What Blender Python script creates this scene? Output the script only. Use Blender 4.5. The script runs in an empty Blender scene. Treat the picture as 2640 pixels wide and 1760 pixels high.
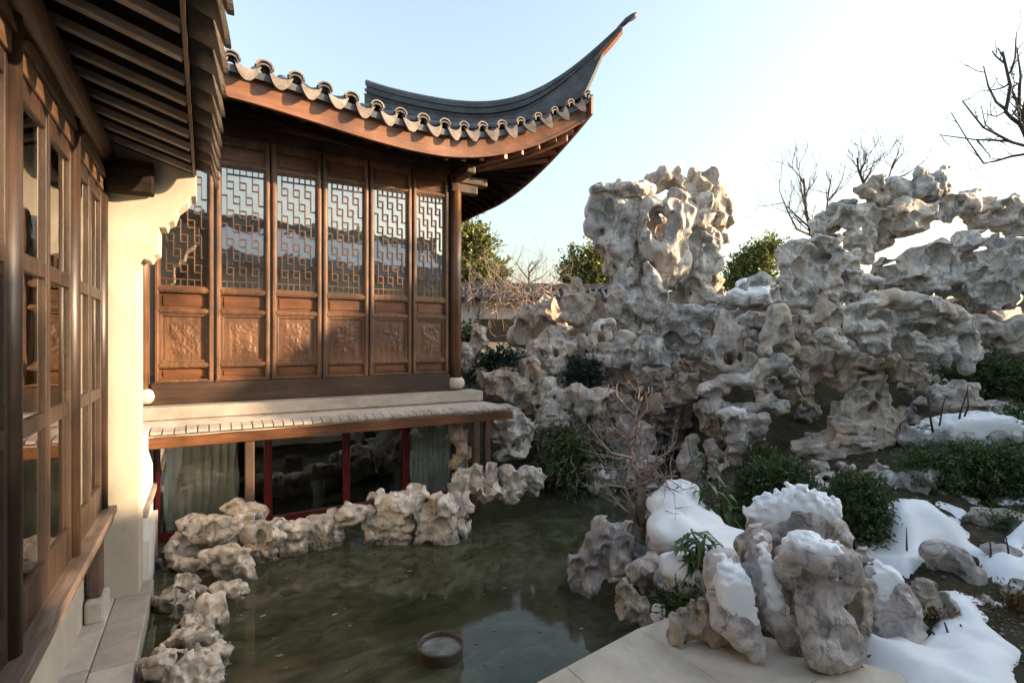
import bpy, math, random
import numpy as np
from mathutils import Vector, noise as mnoise

# ---------------------------------------------------------------- camera, sky, sun, exposure
K = 0.7                    # metres per modelling unit
EYE = 2.9                  # camera height over the pond, modelling units
YAW = math.radians(30.15)  # camera heading, clockwise from +Y
FPX = 1360.0               # focal length in photograph pixels (2640 wide)
SUN_EL = math.radians(13.0)
SUN_AZ = math.radians(120.0)   # clockwise from +Y
scene = bpy.context.scene
COL = scene.collection

cam_d = bpy.data.cameras.new('camera'); cam = bpy.data.objects.new('camera', cam_d); COL.objects.link(cam)
cam.location = (0, 0, EYE * K); cam.rotation_euler = (math.radians(90), 0, -YAW)
cam_d.sensor_width = 36; cam_d.lens = FPX / 2640 * 36; cam_d.clip_start = 0.02; cam_d.clip_end = 2000
scene.camera = cam

world = bpy.data.worlds.new('World'); scene.world = world; world.use_nodes = True
wn = world.node_tree; bg = wn.nodes['Background']
sky = wn.nodes.new('ShaderNodeTexSky'); sky.sky_type = 'NISHITA'; sky.sun_disc = False
sky.sun_elevation = SUN_EL; sky.sun_rotation = SUN_AZ; sky.air_density = 1.6; sky.dust_density = 3.6; sky.ozone_density = 3.0
hs = wn.nodes.new('ShaderNodeHueSaturation'); hs.inputs['Saturation'].default_value = 0.70
wn.links.new(sky.outputs[0], hs.inputs['Color']); wn.links.new(hs.outputs[0], bg.inputs[0]); bg.inputs[1].default_value = 0.15

sun_d = bpy.data.lights.new('sun', 'SUN'); sun_d.energy = 4.4; sun_d.angle = math.radians(0.6); sun_d.color = (1.0, 0.70, 0.42)
sun = bpy.data.objects.new('sun', sun_d); COL.objects.link(sun)
SUNV = Vector((math.cos(SUN_EL) * math.sin(SUN_AZ), math.cos(SUN_EL) * math.cos(SUN_AZ), math.sin(SUN_EL)))
sun.rotation_euler = SUNV.to_track_quat('Z', 'Y').to_euler(); sun.location = (0, 0, 30)
vs = scene.view_settings
vs.view_transform = 'Standard'; vs.look = 'None'; vs.gamma = 1; vs.use_curve_mapping = False; vs.exposure = 1.85
scene.cycles.max_bounces = 8; scene.cycles.transparent_max_bounces = 12; scene.cycles.use_denoising = True

# ---------------------------------------------------------------- helpers
CY, SY = math.cos(YAW), math.sin(YAW)
def cw(x, s, z):                      # camera frame (right, forward, up) to world, units
    return (x * CY + s * SY, -x * SY + s * CY, z)
def W(px, py, s):                     # photograph pixel at forward distance s
    return cw((px - 1320) / FPX * s, s, (880 - py) / FPX * s)
def WZ(px, py, z):                    # photograph pixel met with a level plane
    return W(px, py, z * FPX / (880 - py))
CROP = {'C6': (1150, 400, 2.24), 'C7': (1850, 60, 2.45), 'C8': (1850, 600, 2.413), 'C9': (1180, 780, 2.529),
        'C10': (1440, 1200, 1.96), 'C11': (340, 1250, 2.0276), 'S': (0, 0, 1.0)}
def src(fr, x, y):
    a, b, c = CROP[fr]; return a + x / c, b + y / c

class MB:
    def __init__(s): s.v = []; s.f = []
    def add(s, v, f):
        o = len(s.v); s.v.extend(v); s.f.extend([tuple(i + o for i in q) for q in f])
    def box(s, x0, x1, y0, y1, z0, z1):
        s.add([(x0,y0,z0),(x1,y0,z0),(x1,y1,z0),(x0,y1,z0),(x0,y0,z1),(x1,y0,z1),(x1,y1,z1),(x0,y1,z1)],
              [(3,2,1,0),(4,5,6,7),(0,1,5,4),(1,2,6,5),(2,3,7,6),(3,0,4,7)])
    def bar(s, p, q, w, h, up=(0,0,1)):     # box beam from p to q
        p, q = Vector(p), Vector(q); d = (q - p).normalized(); u = Vector(up)
        r = d.cross(u).normalized(); u = r.cross(d)
        v = [tuple(e + r * (a * w / 2) + u * (b * h / 2)) for e in (p, q) for a, b in ((-1,-1),(1,-1),(1,1),(-1,1))]
        s.add(v, [(3,2,1,0),(4,5,6,7),(0,1,5,4),(1,2,6,5),(2,3,7,6),(3,0,4,7)])
    def tube(s, pts, rad, n=8, cap=True):
        pts = [Vector(p) for p in pts]; v = []; f = []
        if not hasattr(rad, '__len__'): rad = [rad] * len(pts)
        ref = Vector((0.31, 0.17, 0.93))
        for i, p in enumerate(pts):
            d = (pts[min(i + 1, len(pts) - 1)] - pts[max(i - 1, 0)])
            if d.length < 1e-9: d = Vector((0, 0, 1))
            d.normalize(); a = d.cross(ref)
            if a.length < 1e-3: a = d.cross(Vector((1, 0, 0)))
            a.normalize(); b = d.cross(a)
            for k in range(n):
                t = 2 * math.pi * k / n
                v.append(tuple(p + (a * math.cos(t) + b * math.sin(t)) * rad[i]))
        for i in range(len(pts) - 1):
            for k in range(n):
                k2 = (k + 1) % n
                f.append((i*n+k, i*n+k2, (i+1)*n+k2, (i+1)*n+k))
        if cap:
            f.append(tuple(range(n))[::-1]); f.append(tuple((len(pts)-1)*n + k for k in range(n)))
        s.add(v, f)
    def loft(s, rings, closed=True, cap=True):   # rings of equal length
        n = len(rings[0]); v = [tuple(p) for r in rings for p in r]; f = []
        for i in range(len(rings) - 1):
            for k in range(n if closed else n - 1):
                k2 = (k + 1) % n
                f.append((i*n+k, i*n+k2, (i+1)*n+k2, (i+1)*n+k))
        if cap and closed:
            f.append(tuple(range(n))[::-1]); f.append(tuple((len(rings)-1)*n + k for k in range(n)))
        s.add(v, f)
    def prism(s, poly, y0, y1):                 # polygon in XZ extruded along Y
        n = len(poly)
        v = [(x, y0, z) for x, z in poly] + [(x, y1, z) for x, z in poly]
        f = [tuple(range(n)), tuple(range(2*n-1, n-1, -1))] + [(i, i+n, (i+1)%n+n, (i+1)%n) for i in range(n)]
        s.add(v, f)
    def lathe(s, c, prof, n=24):
        s.loft([[(c[0] + r*math.cos(2*math.pi*k/n), c[1] + r*math.sin(2*math.pi*k/n), c[2] + z) for k in range(n)] for r, z in prof])

def mesh_from(name, v, f, origin, smooth=False, angle=None):
    me = bpy.data.meshes.new(name)
    v = (np.asarray(v, dtype=np.float64).reshape(-1, 3) - np.asarray(origin)) * K
    if isinstance(f, np.ndarray):
        me.vertices.add(len(v)); me.vertices.foreach_set('co', v.astype(np.float32).ravel())
        me.loops.add(f.size); me.loops.foreach_set('vertex_index', f.astype(np.int32).ravel())
        me.polygons.add(len(f)); me.polygons.foreach_set('loop_start', np.arange(0, f.size, f.shape[1], dtype=np.int32))
        me.update(calc_edges=True)
    else:
        me.from_pydata([tuple(p) for p in v], [], f); me.update()
    if smooth: me.polygons.foreach_set('use_smooth', [True] * len(me.polygons))
    return me
def place(o, origin, parent=None):
    w = Vector((origin[0] * K, origin[1] * K, (origin[2] + EYE) * K))
    o['_w'] = tuple(w)
    if parent is not None:
        o.parent = parent; o.location = w - Vector(parent['_w'])
    else: o.location = w
def tag(o, label=None, cat=None, group=None, kind=None):
    for k, val in (('label', label), ('category', cat), ('group', group), ('kind', kind)):
        if val: o[k] = val
    return o
def obj(name, mb, mat, parent=None, origin=None, smooth=False, bevel=0, **t):
    v, f = (mb.v, mb.f) if isinstance(mb, MB) else mb
    a = np.asarray(v, dtype=np.float64)
    if origin is None:
        lo, hi = a.min(0), a.max(0); origin = ((lo[0]+hi[0])/2, (lo[1]+hi[1])/2, lo[2])
    o = bpy.data.objects.new(name, mesh_from(name, v, f, origin, smooth)); COL.objects.link(o)
    o.data.materials.append(mat); place(o, origin, parent)
    if bevel:
        m = o.modifiers.new('bevel', 'BEVEL'); m.width = bevel * K; m.segments = 2; m.limit_method = 'ANGLE'
    return tag(o, **t)
def empty(name, origin, **t):
    o = bpy.data.objects.new(name, None); COL.objects.link(o); o.empty_display_size = 0.1; place(o, origin)
    return tag(o, **t)
def copy_part(o, origin, parent):
    c = o.copy(); COL.objects.link(c); c.parent = parent; place(c, origin, parent); return c

# ---------------------------------------------------------------- materials
def mat_new(name):
    m = bpy.data.materials.new(name); m.use_nodes = True; nt = m.node_tree
    return m, nt, nt.nodes['Principled BSDF']
def N(nt, typ, **kw):
    n = nt.nodes.new(typ)
    for k, val in kw.items():
        if k in n.inputs: n.inputs[k].default_value = val
        else: setattr(n, k, val)
    return n
def ramp(nt, fac, stops):
    r = nt.nodes.new('ShaderNodeValToRGB'); e = r.color_ramp.elements
    while len(e) < len(stops): e.new(0.5)
    for el, (p, c) in zip(e, stops): el.position = p; el.color = (*c, 1)
    nt.links.new(fac, r.inputs[0]); return r.outputs[0]
def mix(nt, fac, a, b, mode='MIX'):
    m = nt.nodes.new('ShaderNodeMix'); m.data_type = 'RGBA'; m.blend_type = mode
    for inp, val in ((m.inputs[0], fac), (m.inputs[6], a), (m.inputs[7], b)):
        if hasattr(val, 'is_linked'): nt.links.new(val, inp)
        elif isinstance(val, (int, float)): inp.default_value = val
        else: inp.default_value = (*val, 1)
    return m.outputs[2]
def coords(nt, scale=(1, 1, 1), world=True):
    m = nt.nodes.new('ShaderNodeMapping'); m.inputs['Scale'].default_value = scale
    if world:
        g = nt.nodes.new('ShaderNodeNewGeometry'); nt.links.new(g.outputs['Position'], m.inputs[0])
    else:
        g = nt.nodes.new('ShaderNodeTexCoord'); nt.links.new(g.outputs['Object'], m.inputs[0])
    return m.outputs[0]
def noise(nt, co, scale, detail=5, rough=0.55, dist=0.0):
    n = N(nt, 'ShaderNodeTexNoise', Scale=scale, Detail=detail, Roughness=rough, Distortion=dist)
    nt.links.new(co, n.inputs['Vector']); return n.outputs['Fac']
def bump(nt, bs, h, strength, dist=0.01, prev=None):
    b = N(nt, 'ShaderNodeBump', Strength=strength, Distance=dist); nt.links.new(h, b.inputs['Height'])
    if prev is not None: nt.links.new(prev, b.inputs['Normal'])
    if bs is not None: nt.links.new(b.outputs[0], bs.inputs['Normal'])
    return b.outputs[0]

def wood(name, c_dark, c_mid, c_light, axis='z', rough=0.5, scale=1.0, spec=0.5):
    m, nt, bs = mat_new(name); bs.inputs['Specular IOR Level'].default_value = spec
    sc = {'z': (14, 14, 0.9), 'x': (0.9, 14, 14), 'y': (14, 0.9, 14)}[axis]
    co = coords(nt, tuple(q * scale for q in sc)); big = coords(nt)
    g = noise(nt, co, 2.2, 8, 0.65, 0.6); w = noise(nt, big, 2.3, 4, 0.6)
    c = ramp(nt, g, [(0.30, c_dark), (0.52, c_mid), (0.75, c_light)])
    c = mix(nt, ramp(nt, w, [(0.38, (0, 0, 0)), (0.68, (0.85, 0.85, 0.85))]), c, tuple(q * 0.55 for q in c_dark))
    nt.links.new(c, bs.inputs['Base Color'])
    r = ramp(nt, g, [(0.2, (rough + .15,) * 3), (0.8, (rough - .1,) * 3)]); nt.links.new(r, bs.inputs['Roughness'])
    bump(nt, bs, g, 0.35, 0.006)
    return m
def rocky(name, pale, grey, warm, dark=(0.045, 0.042, 0.04), warm_lo=0.50, warm_hi=0.64):
    m, nt, bs = mat_new(name)
    co = coords(nt); ob = N(nt, 'ShaderNodeObjectInfo')
    off = N(nt, 'ShaderNodeVectorMath', operation='MULTIPLY_ADD')
    nt.links.new(ob.outputs['Random'], off.inputs[0]); off.inputs[1].default_value = (37, 19, 53); nt.links.new(co, off.inputs[2])
    co = off.outputs[0]
    strm = N(nt, 'ShaderNodeMapping', Scale=(1.0, 1.0, 0.42)); nt.links.new(co, strm.inputs[0]); sv = strm.outputs[0]   # stains run down
    str2 = N(nt, 'ShaderNodeMapping', Scale=(1.0, 1.0, 3.2)); nt.links.new(co, str2.inputs[0]); sh = str2.outputs[0]   # bedding
    a = noise(nt, co, 2.4, 8, 0.62, 1.0); b = noise(nt, sv, 3.2, 6, 0.6, 0.8); d = noise(nt, co, 9.0, 8, 0.65, 1.0)
    e = noise(nt, sv, 4.5, 8, 0.68, 1.4); st = noise(nt, sh, 3.0, 7, 0.65, 1.8)
    c = mix(nt, ramp(nt, a, [(0.45, (0, 0, 0)), (0.58, (1, 1, 1))]), pale, grey)
    c = mix(nt, ramp(nt, b, [(warm_lo, (0, 0, 0)), (warm_hi, (.9, .9, .9))]), c, warm)
    c = mix(nt, ramp(nt, e, [(0.52, (0, 0, 0)), (0.60, (.85, .85, .85))]), c, tuple(q * .42 for q in grey))
    c = mix(nt, ramp(nt, st, [(0.57, (0, 0, 0)), (0.64, (.55, .55, .55))]), c, tuple(q * .4 for q in warm))
    c = mix(nt, ramp(nt, d, [(0.57, (0, 0, 0)), (0.67, (.75, .75, .75))]), c, dark)
    vn = N(nt, 'ShaderNodeTexVoronoi', Scale=2.3); vn.feature = 'DISTANCE_TO_EDGE'
    wp = N(nt, 'ShaderNodeMix', Factor=0.25); wp.data_type = 'VECTOR'; nz = N(nt, 'ShaderNodeTexNoise', Scale=5.0, Detail=4.0); nt.links.new(co, nz.inputs['Vector'])
    nt.links.new(co, wp.inputs[4]); nt.links.new(nz.outputs['Color'], wp.inputs[5]); nt.links.new(wp.outputs[1], vn.inputs['Vector'])
    crack = ramp(nt, vn.outputs['Distance'], [(0.0, (.5, .5, .5)), (0.009, (0, 0, 0))])
    c = mix(nt, crack, c, tuple(q * .5 for q in dark))
    c = mix(nt, 0.2, c, ramp(nt, noise(nt, co, 60, 4, 0.7), [(0.3, (.2, .19, .18)), (0.7, (.70, .67, .63))]))
    gz = nt.nodes.new('ShaderNodeNewGeometry'); sx = nt.nodes.new('ShaderNodeSeparateXYZ'); nt.links.new(gz.outputs['Position'], sx.inputs[0])
    wa = N(nt, 'ShaderNodeMath', operation='MULTIPLY_ADD'); nt.links.new(a, wa.inputs[0]); wa.inputs[1].default_value = -0.16; nt.links.new(sx.outputs[2], wa.inputs[2])
    wr = N(nt, 'ShaderNodeMapRange', clamp=True); wr.inputs[1].default_value = 0.03; wr.inputs[2].default_value = 0.07; wr.inputs[3].default_value = 0.36; wr.inputs[4].default_value = 1.0
    nt.links.new(wa.outputs[0], wr.inputs[0]); c = mix(nt, 1.0, c, wr.outputs[0], 'MULTIPLY')          # wet band at the waterline
    nt.links.new(c, bs.inputs['Base Color'])
    nt.links.new(ramp(nt, b, [(0.4, (.78,) * 3), (0.65, (.5,) * 3)]), bs.inputs['Roughness'])
    bs.inputs['Specular IOR Level'].default_value = 0.35
    vo = N(nt, 'ShaderNodeTexVoronoi', Scale=17.0); nt.links.new(co, vo.inputs['Vector'])
    pit = ramp(nt, vo.outputs['Distance'], [(0.08, (0, 0, 0)), (0.3, (1, 1, 1))])
    p0 = bump(nt, None, ramp(nt, vn.outputs['Distance'], [(0.0, (0, 0, 0)), (0.02, (1, 1, 1))]), 0.5, 0.012)
    p1 = bump(nt, None, pit, 0.18, 0.006, p0); p2 = bump(nt, None, d, 0.55, 0.018, p1)
    bump(nt, bs, noise(nt, co, 45, 6, 0.7), 0.35, 0.006, p2)
    return m
def plain(name, c0, c1, rough=0.6, scale=6, bscale=30, bs_=0.2, spec=0.5):
    m, nt, bs = mat_new(name); co = coords(nt)
    n = noise(nt, co, scale, 6, 0.6, 0.3)
    c = ramp(nt, n, [(0.32, c0), (0.68, c1)])
    bl = noise(nt, co, scale * .23, 7, 0.7, 1.0); sp = noise(nt, co, scale * 4, 5, 0.7)
    c = mix(nt, ramp(nt, bl, [(0.48, (0, 0, 0)), (0.66, (.5, .5, .5))]), c, tuple(q * .55 for q in c0))
    c = mix(nt, ramp(nt, sp, [(0.58, (0, 0, 0)), (0.72, (.4, .4, .4))]), c, tuple(q * .6 for q in c0))
    oi = N(nt, 'ShaderNodeObjectInfo'); vr = N(nt, 'ShaderNodeMapRange'); vr.inputs[3].default_value = 0.82; vr.inputs[4].default_value = 1.14
    nt.links.new(oi.outputs['Random'], vr.inputs[0]); c = mix(nt, 1.0, c, vr.outputs[0], 'MULTIPLY')
    nt.links.new(c, bs.inputs['Base Color'])
    bs.inputs['Roughness'].default_value = rough; bs.inputs['Specular IOR Level'].default_value = spec
    bump(nt, bs, noise(nt, co, bscale, 6, 0.65), bs_, 0.01)
    return m
def leafy(name, cols, rough=0.5, trans=0.25):
    m, nt, bs = mat_new(name)
    g = N(nt, 'ShaderNodeNewGeometry')
    c = ramp(nt, g.outputs['Random Per Island'], [(i / (len(cols) - 1), q) for i, q in enumerate(cols)])
    nt.links.new(c, bs.inputs['Base Color']); bs.inputs['Roughness'].default_value = rough
    tr = N(nt, 'ShaderNodeBsdfTranslucent'); nt.links.new(c, tr.inputs[0])
    mx = N(nt, 'ShaderNodeMixShader', Fac=trans)
    nt.links.new(bs.outputs[0], mx.inputs[1]); nt.links.new(tr.outputs[0], mx.inputs[2])
    nt.links.new(mx.outputs[0], nt.nodes['Material Output'].inputs[0])
    return m
def glassy(name, base, tint=(0.8, 0.85, 0.82), wob=0.25):
    m, nt, bs = mat_new(name)
    lw = N(nt, 'ShaderNodeFresnel', IOR=1.5); gl = N(nt, 'ShaderNodeBsdfGlossy', Roughness=0.02)
    gl.inputs[0].default_value = (0.95, 0.95, 0.95, 1)
    tp = N(nt, 'ShaderNodeBsdfTransparent'); tp.inputs[0].default_value = (*tint, 1)
    b = N(nt, 'ShaderNodeBump', Strength=wob, Distance=0.004)
    nt.links.new(noise(nt, coords(nt), 5.5, 2, 0.4), b.inputs['Height'])
    nt.links.new(b.outputs[0], gl.inputs['Normal'])
    ad = N(nt, 'ShaderNodeMath', operation='ADD', use_clamp=True); ad.inputs[1].default_value = base
    nt.links.new(lw.outputs[0], ad.inputs[0])
    mx = N(nt, 'ShaderNodeMixShader'); nt.links.new(ad.outputs[0], mx.inputs[0])
    nt.links.new(tp.outputs[0], mx.inputs[1]); nt.links.new(gl.outputs[0], mx.inputs[2])
    nt.links.new(mx.outputs[0], nt.nodes['Material Output'].inputs[0])
    return m

M = {}
M['wood_door'] = wood('door wood', (0.070, 0.034, 0.019), (0.165, 0.081, 0.042), (0.31, 0.17, 0.094), 'z', 0.42)  # brown timber of doors, columns and side wall
M['wood_x'] = wood('rail wood', (0.075, 0.030, 0.013), (0.16, 0.064, 0.026), (0.28, 0.125, 0.050), 'x', 0.42)
M['wood_y'] = wood('beam wood', (0.05, 0.026, 0.015), (0.11, 0.058, 0.031), (0.21, 0.12, 0.065), 'y', 0.48)
M['wood_dark'] = wood('sill beam wood', (0.028, 0.014, 0.009), (0.06, 0.032, 0.02), (0.11, 0.062, 0.04), 'x', 0.5)
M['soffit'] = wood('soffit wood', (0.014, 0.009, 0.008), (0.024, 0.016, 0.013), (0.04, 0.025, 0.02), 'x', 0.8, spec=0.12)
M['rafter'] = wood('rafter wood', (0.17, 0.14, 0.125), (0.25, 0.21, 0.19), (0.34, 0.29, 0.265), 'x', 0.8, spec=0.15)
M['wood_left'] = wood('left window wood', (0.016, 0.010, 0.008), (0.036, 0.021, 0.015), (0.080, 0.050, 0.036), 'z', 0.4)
M['wood_grey'] = wood('weathered wood', (0.075, 0.055, 0.046), (0.16, 0.12, 0.10), (0.27, 0.215, 0.18), 'y', 0.6)
M['post'] = wood('post wood', (0.07, 0.04, 0.028), (0.15, 0.09, 0.062), (0.23, 0.15, 0.10), 'z', 0.55)
M['fascia'] = wood('fascia wood', (0.15, 0.064, 0.034), (0.24, 0.105, 0.055), (0.32, 0.155, 0.086), 'x', 0.5)
M['black_board'] = wood('shade black roof board', (0.003, 0.003, 0.003), (0.005, 0.0045, 0.004), (0.009, 0.008, 0.007), 'x', 0.9, spec=0.05)  # shade between the rafters put into the board colour
M['drip_dark'] = plain('dark eave tile', (0.06, 0.05, 0.044), (0.18, 0.15, 0.125), 0.8, 9, 50, 0.5)  # darker copy of the pale drip tile colour
M['red'] = plain('red paint', (0.085, 0.008, 0.008), (0.13, 0.014, 0.012), 0.35, 5, 40, 0.05)
M['tile'] = plain('grey roof tile', (0.035, 0.04, 0.048), (0.095, 0.10, 0.115), 0.55, 7, 25, 0.35)
M['drip'] = plain('pale drip tile', (0.13, 0.105, 0.09), (0.30, 0.25, 0.215), 0.8, 9, 50, 0.5)
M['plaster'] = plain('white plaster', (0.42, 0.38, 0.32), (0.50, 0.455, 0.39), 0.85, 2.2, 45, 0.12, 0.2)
M['plaster2'] = plain('neutral white plaster', (0.66, 0.65, 0.63), (0.80, 0.79, 0.77), 0.85, 1.6, 45, 0.12, 0.2)  # paler and more neutral than the cream wall plaster
M['stone'] = plain('dressed stone', (0.40, 0.36, 0.31), (0.56, 0.51, 0.45), 0.75, 5, 55, 0.3, 0.3)
M['ledge'] = plain('ledge stone', (0.36, 0.32, 0.285), (0.48, 0.43, 0.385), 0.75, 6, 55, 0.3, 0.3)
M['pave'] = plain('terrace stone', (0.50, 0.435, 0.35), (0.66, 0.585, 0.48), 0.65, 4.0, 60, 0.5, 0.3)
M['grey_slab'] = plain('grey sill stone', (0.16, 0.15, 0.14), (0.28, 0.26, 0.24), 0.7, 6, 55, 0.3, 0.3)
M['soil'] = plain('garden soil', (0.024, 0.026, 0.012), (0.070, 0.056, 0.036), 0.95, 9, 24, 1.0, 0.2)
M['rock'] = rocky('lake stone', (0.69, 0.62, 0.54), (0.34, 0.31, 0.28), (0.42, 0.29, 0.175))
M['rock_grey'] = rocky('grey lake stone', (0.63, 0.58, 0.525), (0.265, 0.25, 0.235), (0.38, 0.28, 0.185), warm_lo=.55, warm_hi=.8)
M['rock_warm'] = rocky('brown lake stone', (0.60, 0.51, 0.41), (0.33, 0.285, 0.24), (0.40, 0.26, 0.145), warm_lo=.42, warm_hi=.62)
M['rock_pink'] = rocky('rosy lake stone', (0.66, 0.575, 0.505), (0.33, 0.29, 0.265), (0.42, 0.29, 0.195))
M['rock_front'] = rocky('near lake stone', (0.60, 0.525, 0.48), (0.34, 0.305, 0.29), (0.43, 0.325, 0.26), warm_lo=.56, warm_hi=.74)
M['rock_pale'] = rocky('pale lake stone', (0.73, 0.655, 0.56), (0.43, 0.38, 0.325), (0.46, 0.335, 0.215), warm_lo=.5, warm_hi=.78)
M['ceramic'] = plain('brown glazed clay', (0.05, 0.032, 0.026), (0.12, 0.085, 0.07), 0.35, 9, 40, 0.15)
M['curtain'] = plain('pale green curtain', (0.76, 0.77, 0.69), (0.86, 0.87, 0.80), 0.9, 3, 40, 0.1, 0.1)
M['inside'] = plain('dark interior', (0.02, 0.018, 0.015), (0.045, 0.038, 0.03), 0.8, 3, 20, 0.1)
M['glass_up'] = glassy('lattice window glass', 0.20, (0.96, 0.94, 0.90), 0.35)
M['glass'] = glassy('window glass', 0.09, (0.93, 0.95, 0.93), 0.15)
M['bark'] = plain('brown bark', (0.045, 0.032, 0.024), (0.11, 0.08, 0.06), 0.85, 12, 50, 0.5)
M['bark_dark'] = plain('dark bark', (0.04, 0.036, 0.036), (0.085, 0.075, 0.07), 0.85, 12, 50, 0.5)
M['bark_pink'] = plain('pale rosy bark', (0.27, 0.20, 0.165), (0.43, 0.335, 0.28), 0.8, 12, 50, 0.4)
M['leaf_conifer'] = leafy('conifer needles', [(0.05, 0.075, 0.022), (0.10, 0.135, 0.035), (0.18, 0.20, 0.05), (0.24, 0.23, 0.06)])
M['leaf_green'] = leafy('shrub leaves', [(0.026, 0.056, 0.018), (0.055, 0.105, 0.034), (0.11, 0.165, 0.052), (0.065, 0.11, 0.038), (0.18, 0.15, 0.07)], 0.45)
M['leaf_bluish'] = leafy('juniper leaves', [(0.012, 0.030, 0.020), (0.028, 0.058, 0.038), (0.055, 0.09, 0.06)], 0.5)
M['leaf_willow'] = leafy('long leaves', [(0.03, 0.07, 0.015), (0.07, 0.13, 0.03), (0.13, 0.19, 0.06)], 0.35)
M['leaf_dry'] = leafy('dry leaves', [(0.11, 0.055, 0.02), (0.20, 0.11, 0.04), (0.13, 0.12, 0.03)], 0.6)
m, nt, bs = mat_new('snow'); co = coords(nt)
nt.links.new(ramp(nt, noise(nt, co, 5, 5, 0.6), [(0.3, (0.84, 0.85, 0.865)), (0.6, (0.92, 0.925, 0.93))]), bs.inputs['Base Color'])
bs.inputs['Roughness'].default_value = 0.65; bs.inputs['Subsurface Weight'].default_value = 0.25
bs.inputs['Subsurface Radius'].default_value = (0.02, 0.025, 0.03); bs.inputs['Subsurface Scale'].default_value = 1
b1 = bump(nt, None, noise(nt, co, 6, 4, 0.55), 0.25, 0.03); bump(nt, bs, noise(nt, co, 120, 4, 0.75), 0.5, 0.005, b1)
M['snow'] = m
m, nt, bs = mat_new('pond water'); co = coords(nt)
big = noise(nt, co, 0.9, 5, 0.6, 0.8); st = noise(nt, coords(nt, (2.2, 3.4, 1)), 1.3, 8, 0.66, 1.2); fl = noise(nt, co, 13, 6, 0.75, 1.0)
c = ramp(nt, st, [(0.34, (0.030, 0.032, 0.018)), (0.5, (0.055, 0.058, 0.034)), (0.66, (0.092, 0.094, 0.060))])
c = mix(nt, ramp(nt, big, [(0.45, (0, 0, 0)), (0.68, (.8, .8, .8))]), c, (0.026, 0.027, 0.013))
c = mix(nt, ramp(nt, fl, [(0.66, (0, 0, 0)), (0.78, (.55, .55, .55))]), c, (0.14, 0.13, 0.09))
nt.links.new(c, bs.inputs['Base Color']); bs.inputs['Roughness'].default_value = 0.05
nt.links.new(ramp(nt, noise(nt, co, 1.4, 4, 0.6, 1.0), [(0.45, (0.01,) * 3), (0.64, (0.09,) * 3)]), bs.inputs['Roughness'])
bs.inputs['IOR'].default_value = 1.33
w1 = bump(nt, None, noise(nt, co, 4.5, 3, 0.5, 0.5), 0.035, 0.02); bump(nt, bs, noise(nt, co, 28, 4, 0.6, 0.5), 0.03, 0.006, w1)
M['water'] = m
M['pane_backing'] = plain('pale pane sheet', (0.62, 0.59, 0.53), (0.72, 0.69, 0.63), 0.9, 2, 30, 0.05, 0.1)  # for a sheet added behind the lattice glass to make panes look milky
M['ice'] = plain('cloudy ice', (0.10, 0.11, 0.10), (0.30, 0.31, 0.30), 0.15, 9, 30, 0.1)
M['fleck'] = plain('ice flecks', (0.10, 0.09, 0.06), (0.26, 0.25, 0.21), 0.5, 9, 40, 0.1)
# ---------------------------------------------------------------- pavilion
FY = 8.38                                   # facade plane
pav = empty('pavilion', (1.5, FY, -2.85), label='two storey wooden pavilion with six lattice doors and an upswept tiled roof corner', cat='building')
DX = [-0.605, 0.105, 0.815, 1.525, 2.235, 2.945, 3.60]
Z0, Z1 = -0.55, 2.86
random.seed(4)
def lattice(x0, x1, z0, z1, y):
    mb = MB(); w = 0.0062; nc, nr = 7, 17
    cwid, rh = (x1 - x0) / nc, (z1 - z0) / nr
    for i in range(1, nc):                  # broken uprights
        off = (i * 2) % 4; j = -off
        while j < nr:
            a, b = max(j, 0), min(j + 3, nr)
            if b > a: mb.box(x0 + i*cwid - w, x0 + i*cwid + w, y, y + .018, z0 + a*rh, z0 + b*rh)
            j += 4
    for j in range(1, nr):                  # short cross bars at the breaks
        for i in range(nc):
            on = any(((j + ((q * 2) % 4)) % 4) in (0, 3) for q in (i, i + 1) if 0 < q < nc)
            if on and (i + j // 2) % 2 == 0 or (j in (1, nr - 1) and i % 2):
                mb.box(x0 + i*cwid, x0 + (i+1)*cwid, y + .002, y + .016, z0 + j*rh - w, z0 + j*rh + w)
    for i in (0, 1):
        mb.box(x0 + i*(x1-x0-.016), x0 + .016 + i*(x1-x0-.016), y - .002, y + .02, z0, z1)
        mb.box(x0 + .016, x1 - .016, y - .002, y + .02, z0 + i*(z1-z0-.016), z0 + .016 + i*(z1-z0-.016))
    return mb
def relief(x0, x1, z0, z1, y, seed, amp=0.016):
    n = 44; v = []; f = []
    rs = random.Random(seed); ctr = [(rs.uniform(-.6, .6), rs.uniform(-.7, .7), rs.uniform(.15, .34)) for _ in range(9)]
    for j in range(n + 1):
        for i in range(n + 1):
            a, b = i / n * 2 - 1, j / n * 2 - 1
            edge = min(1, max(0, (0.74 - abs(a)) * 6)) * min(1, max(0, (0.80 - abs(b)) * 6))
            h = 0
            for cx, cz, r in ctr:
                dx, dz = a - cx, (b - cz) * 1.1; d = math.hypot(dx, dz)
                if d < r: h = max(h, (1 - (d / r) ** 2) * (0.62 + 0.38 * math.cos(5 * math.atan2(dz, dx) + seed)))
            h = max(h, 0.55 * max(0, 1 - abs(mnoise.noise((a*3.1 + seed, b*3.1, 2.0))) * 7))
            v.append((x0 + (x1-x0)*i/n, y - edge * h * amp, z0 + (z1-z0)*j/n))
    for j in range(n):
        for i in range(n):
            q = j*(n+1) + i; f.append((q, q+1, q+n+2, q+n+1))
    return v, f
RAILS = [(Z0, Z0+.04), (-.355, -.285), (.375, .445), (.655, .735), (2.45, 2.51), (2.74, Z1)]
door_lab = ['lattice door at the white wall, sunlit', None, None, None, None, None]
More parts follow.
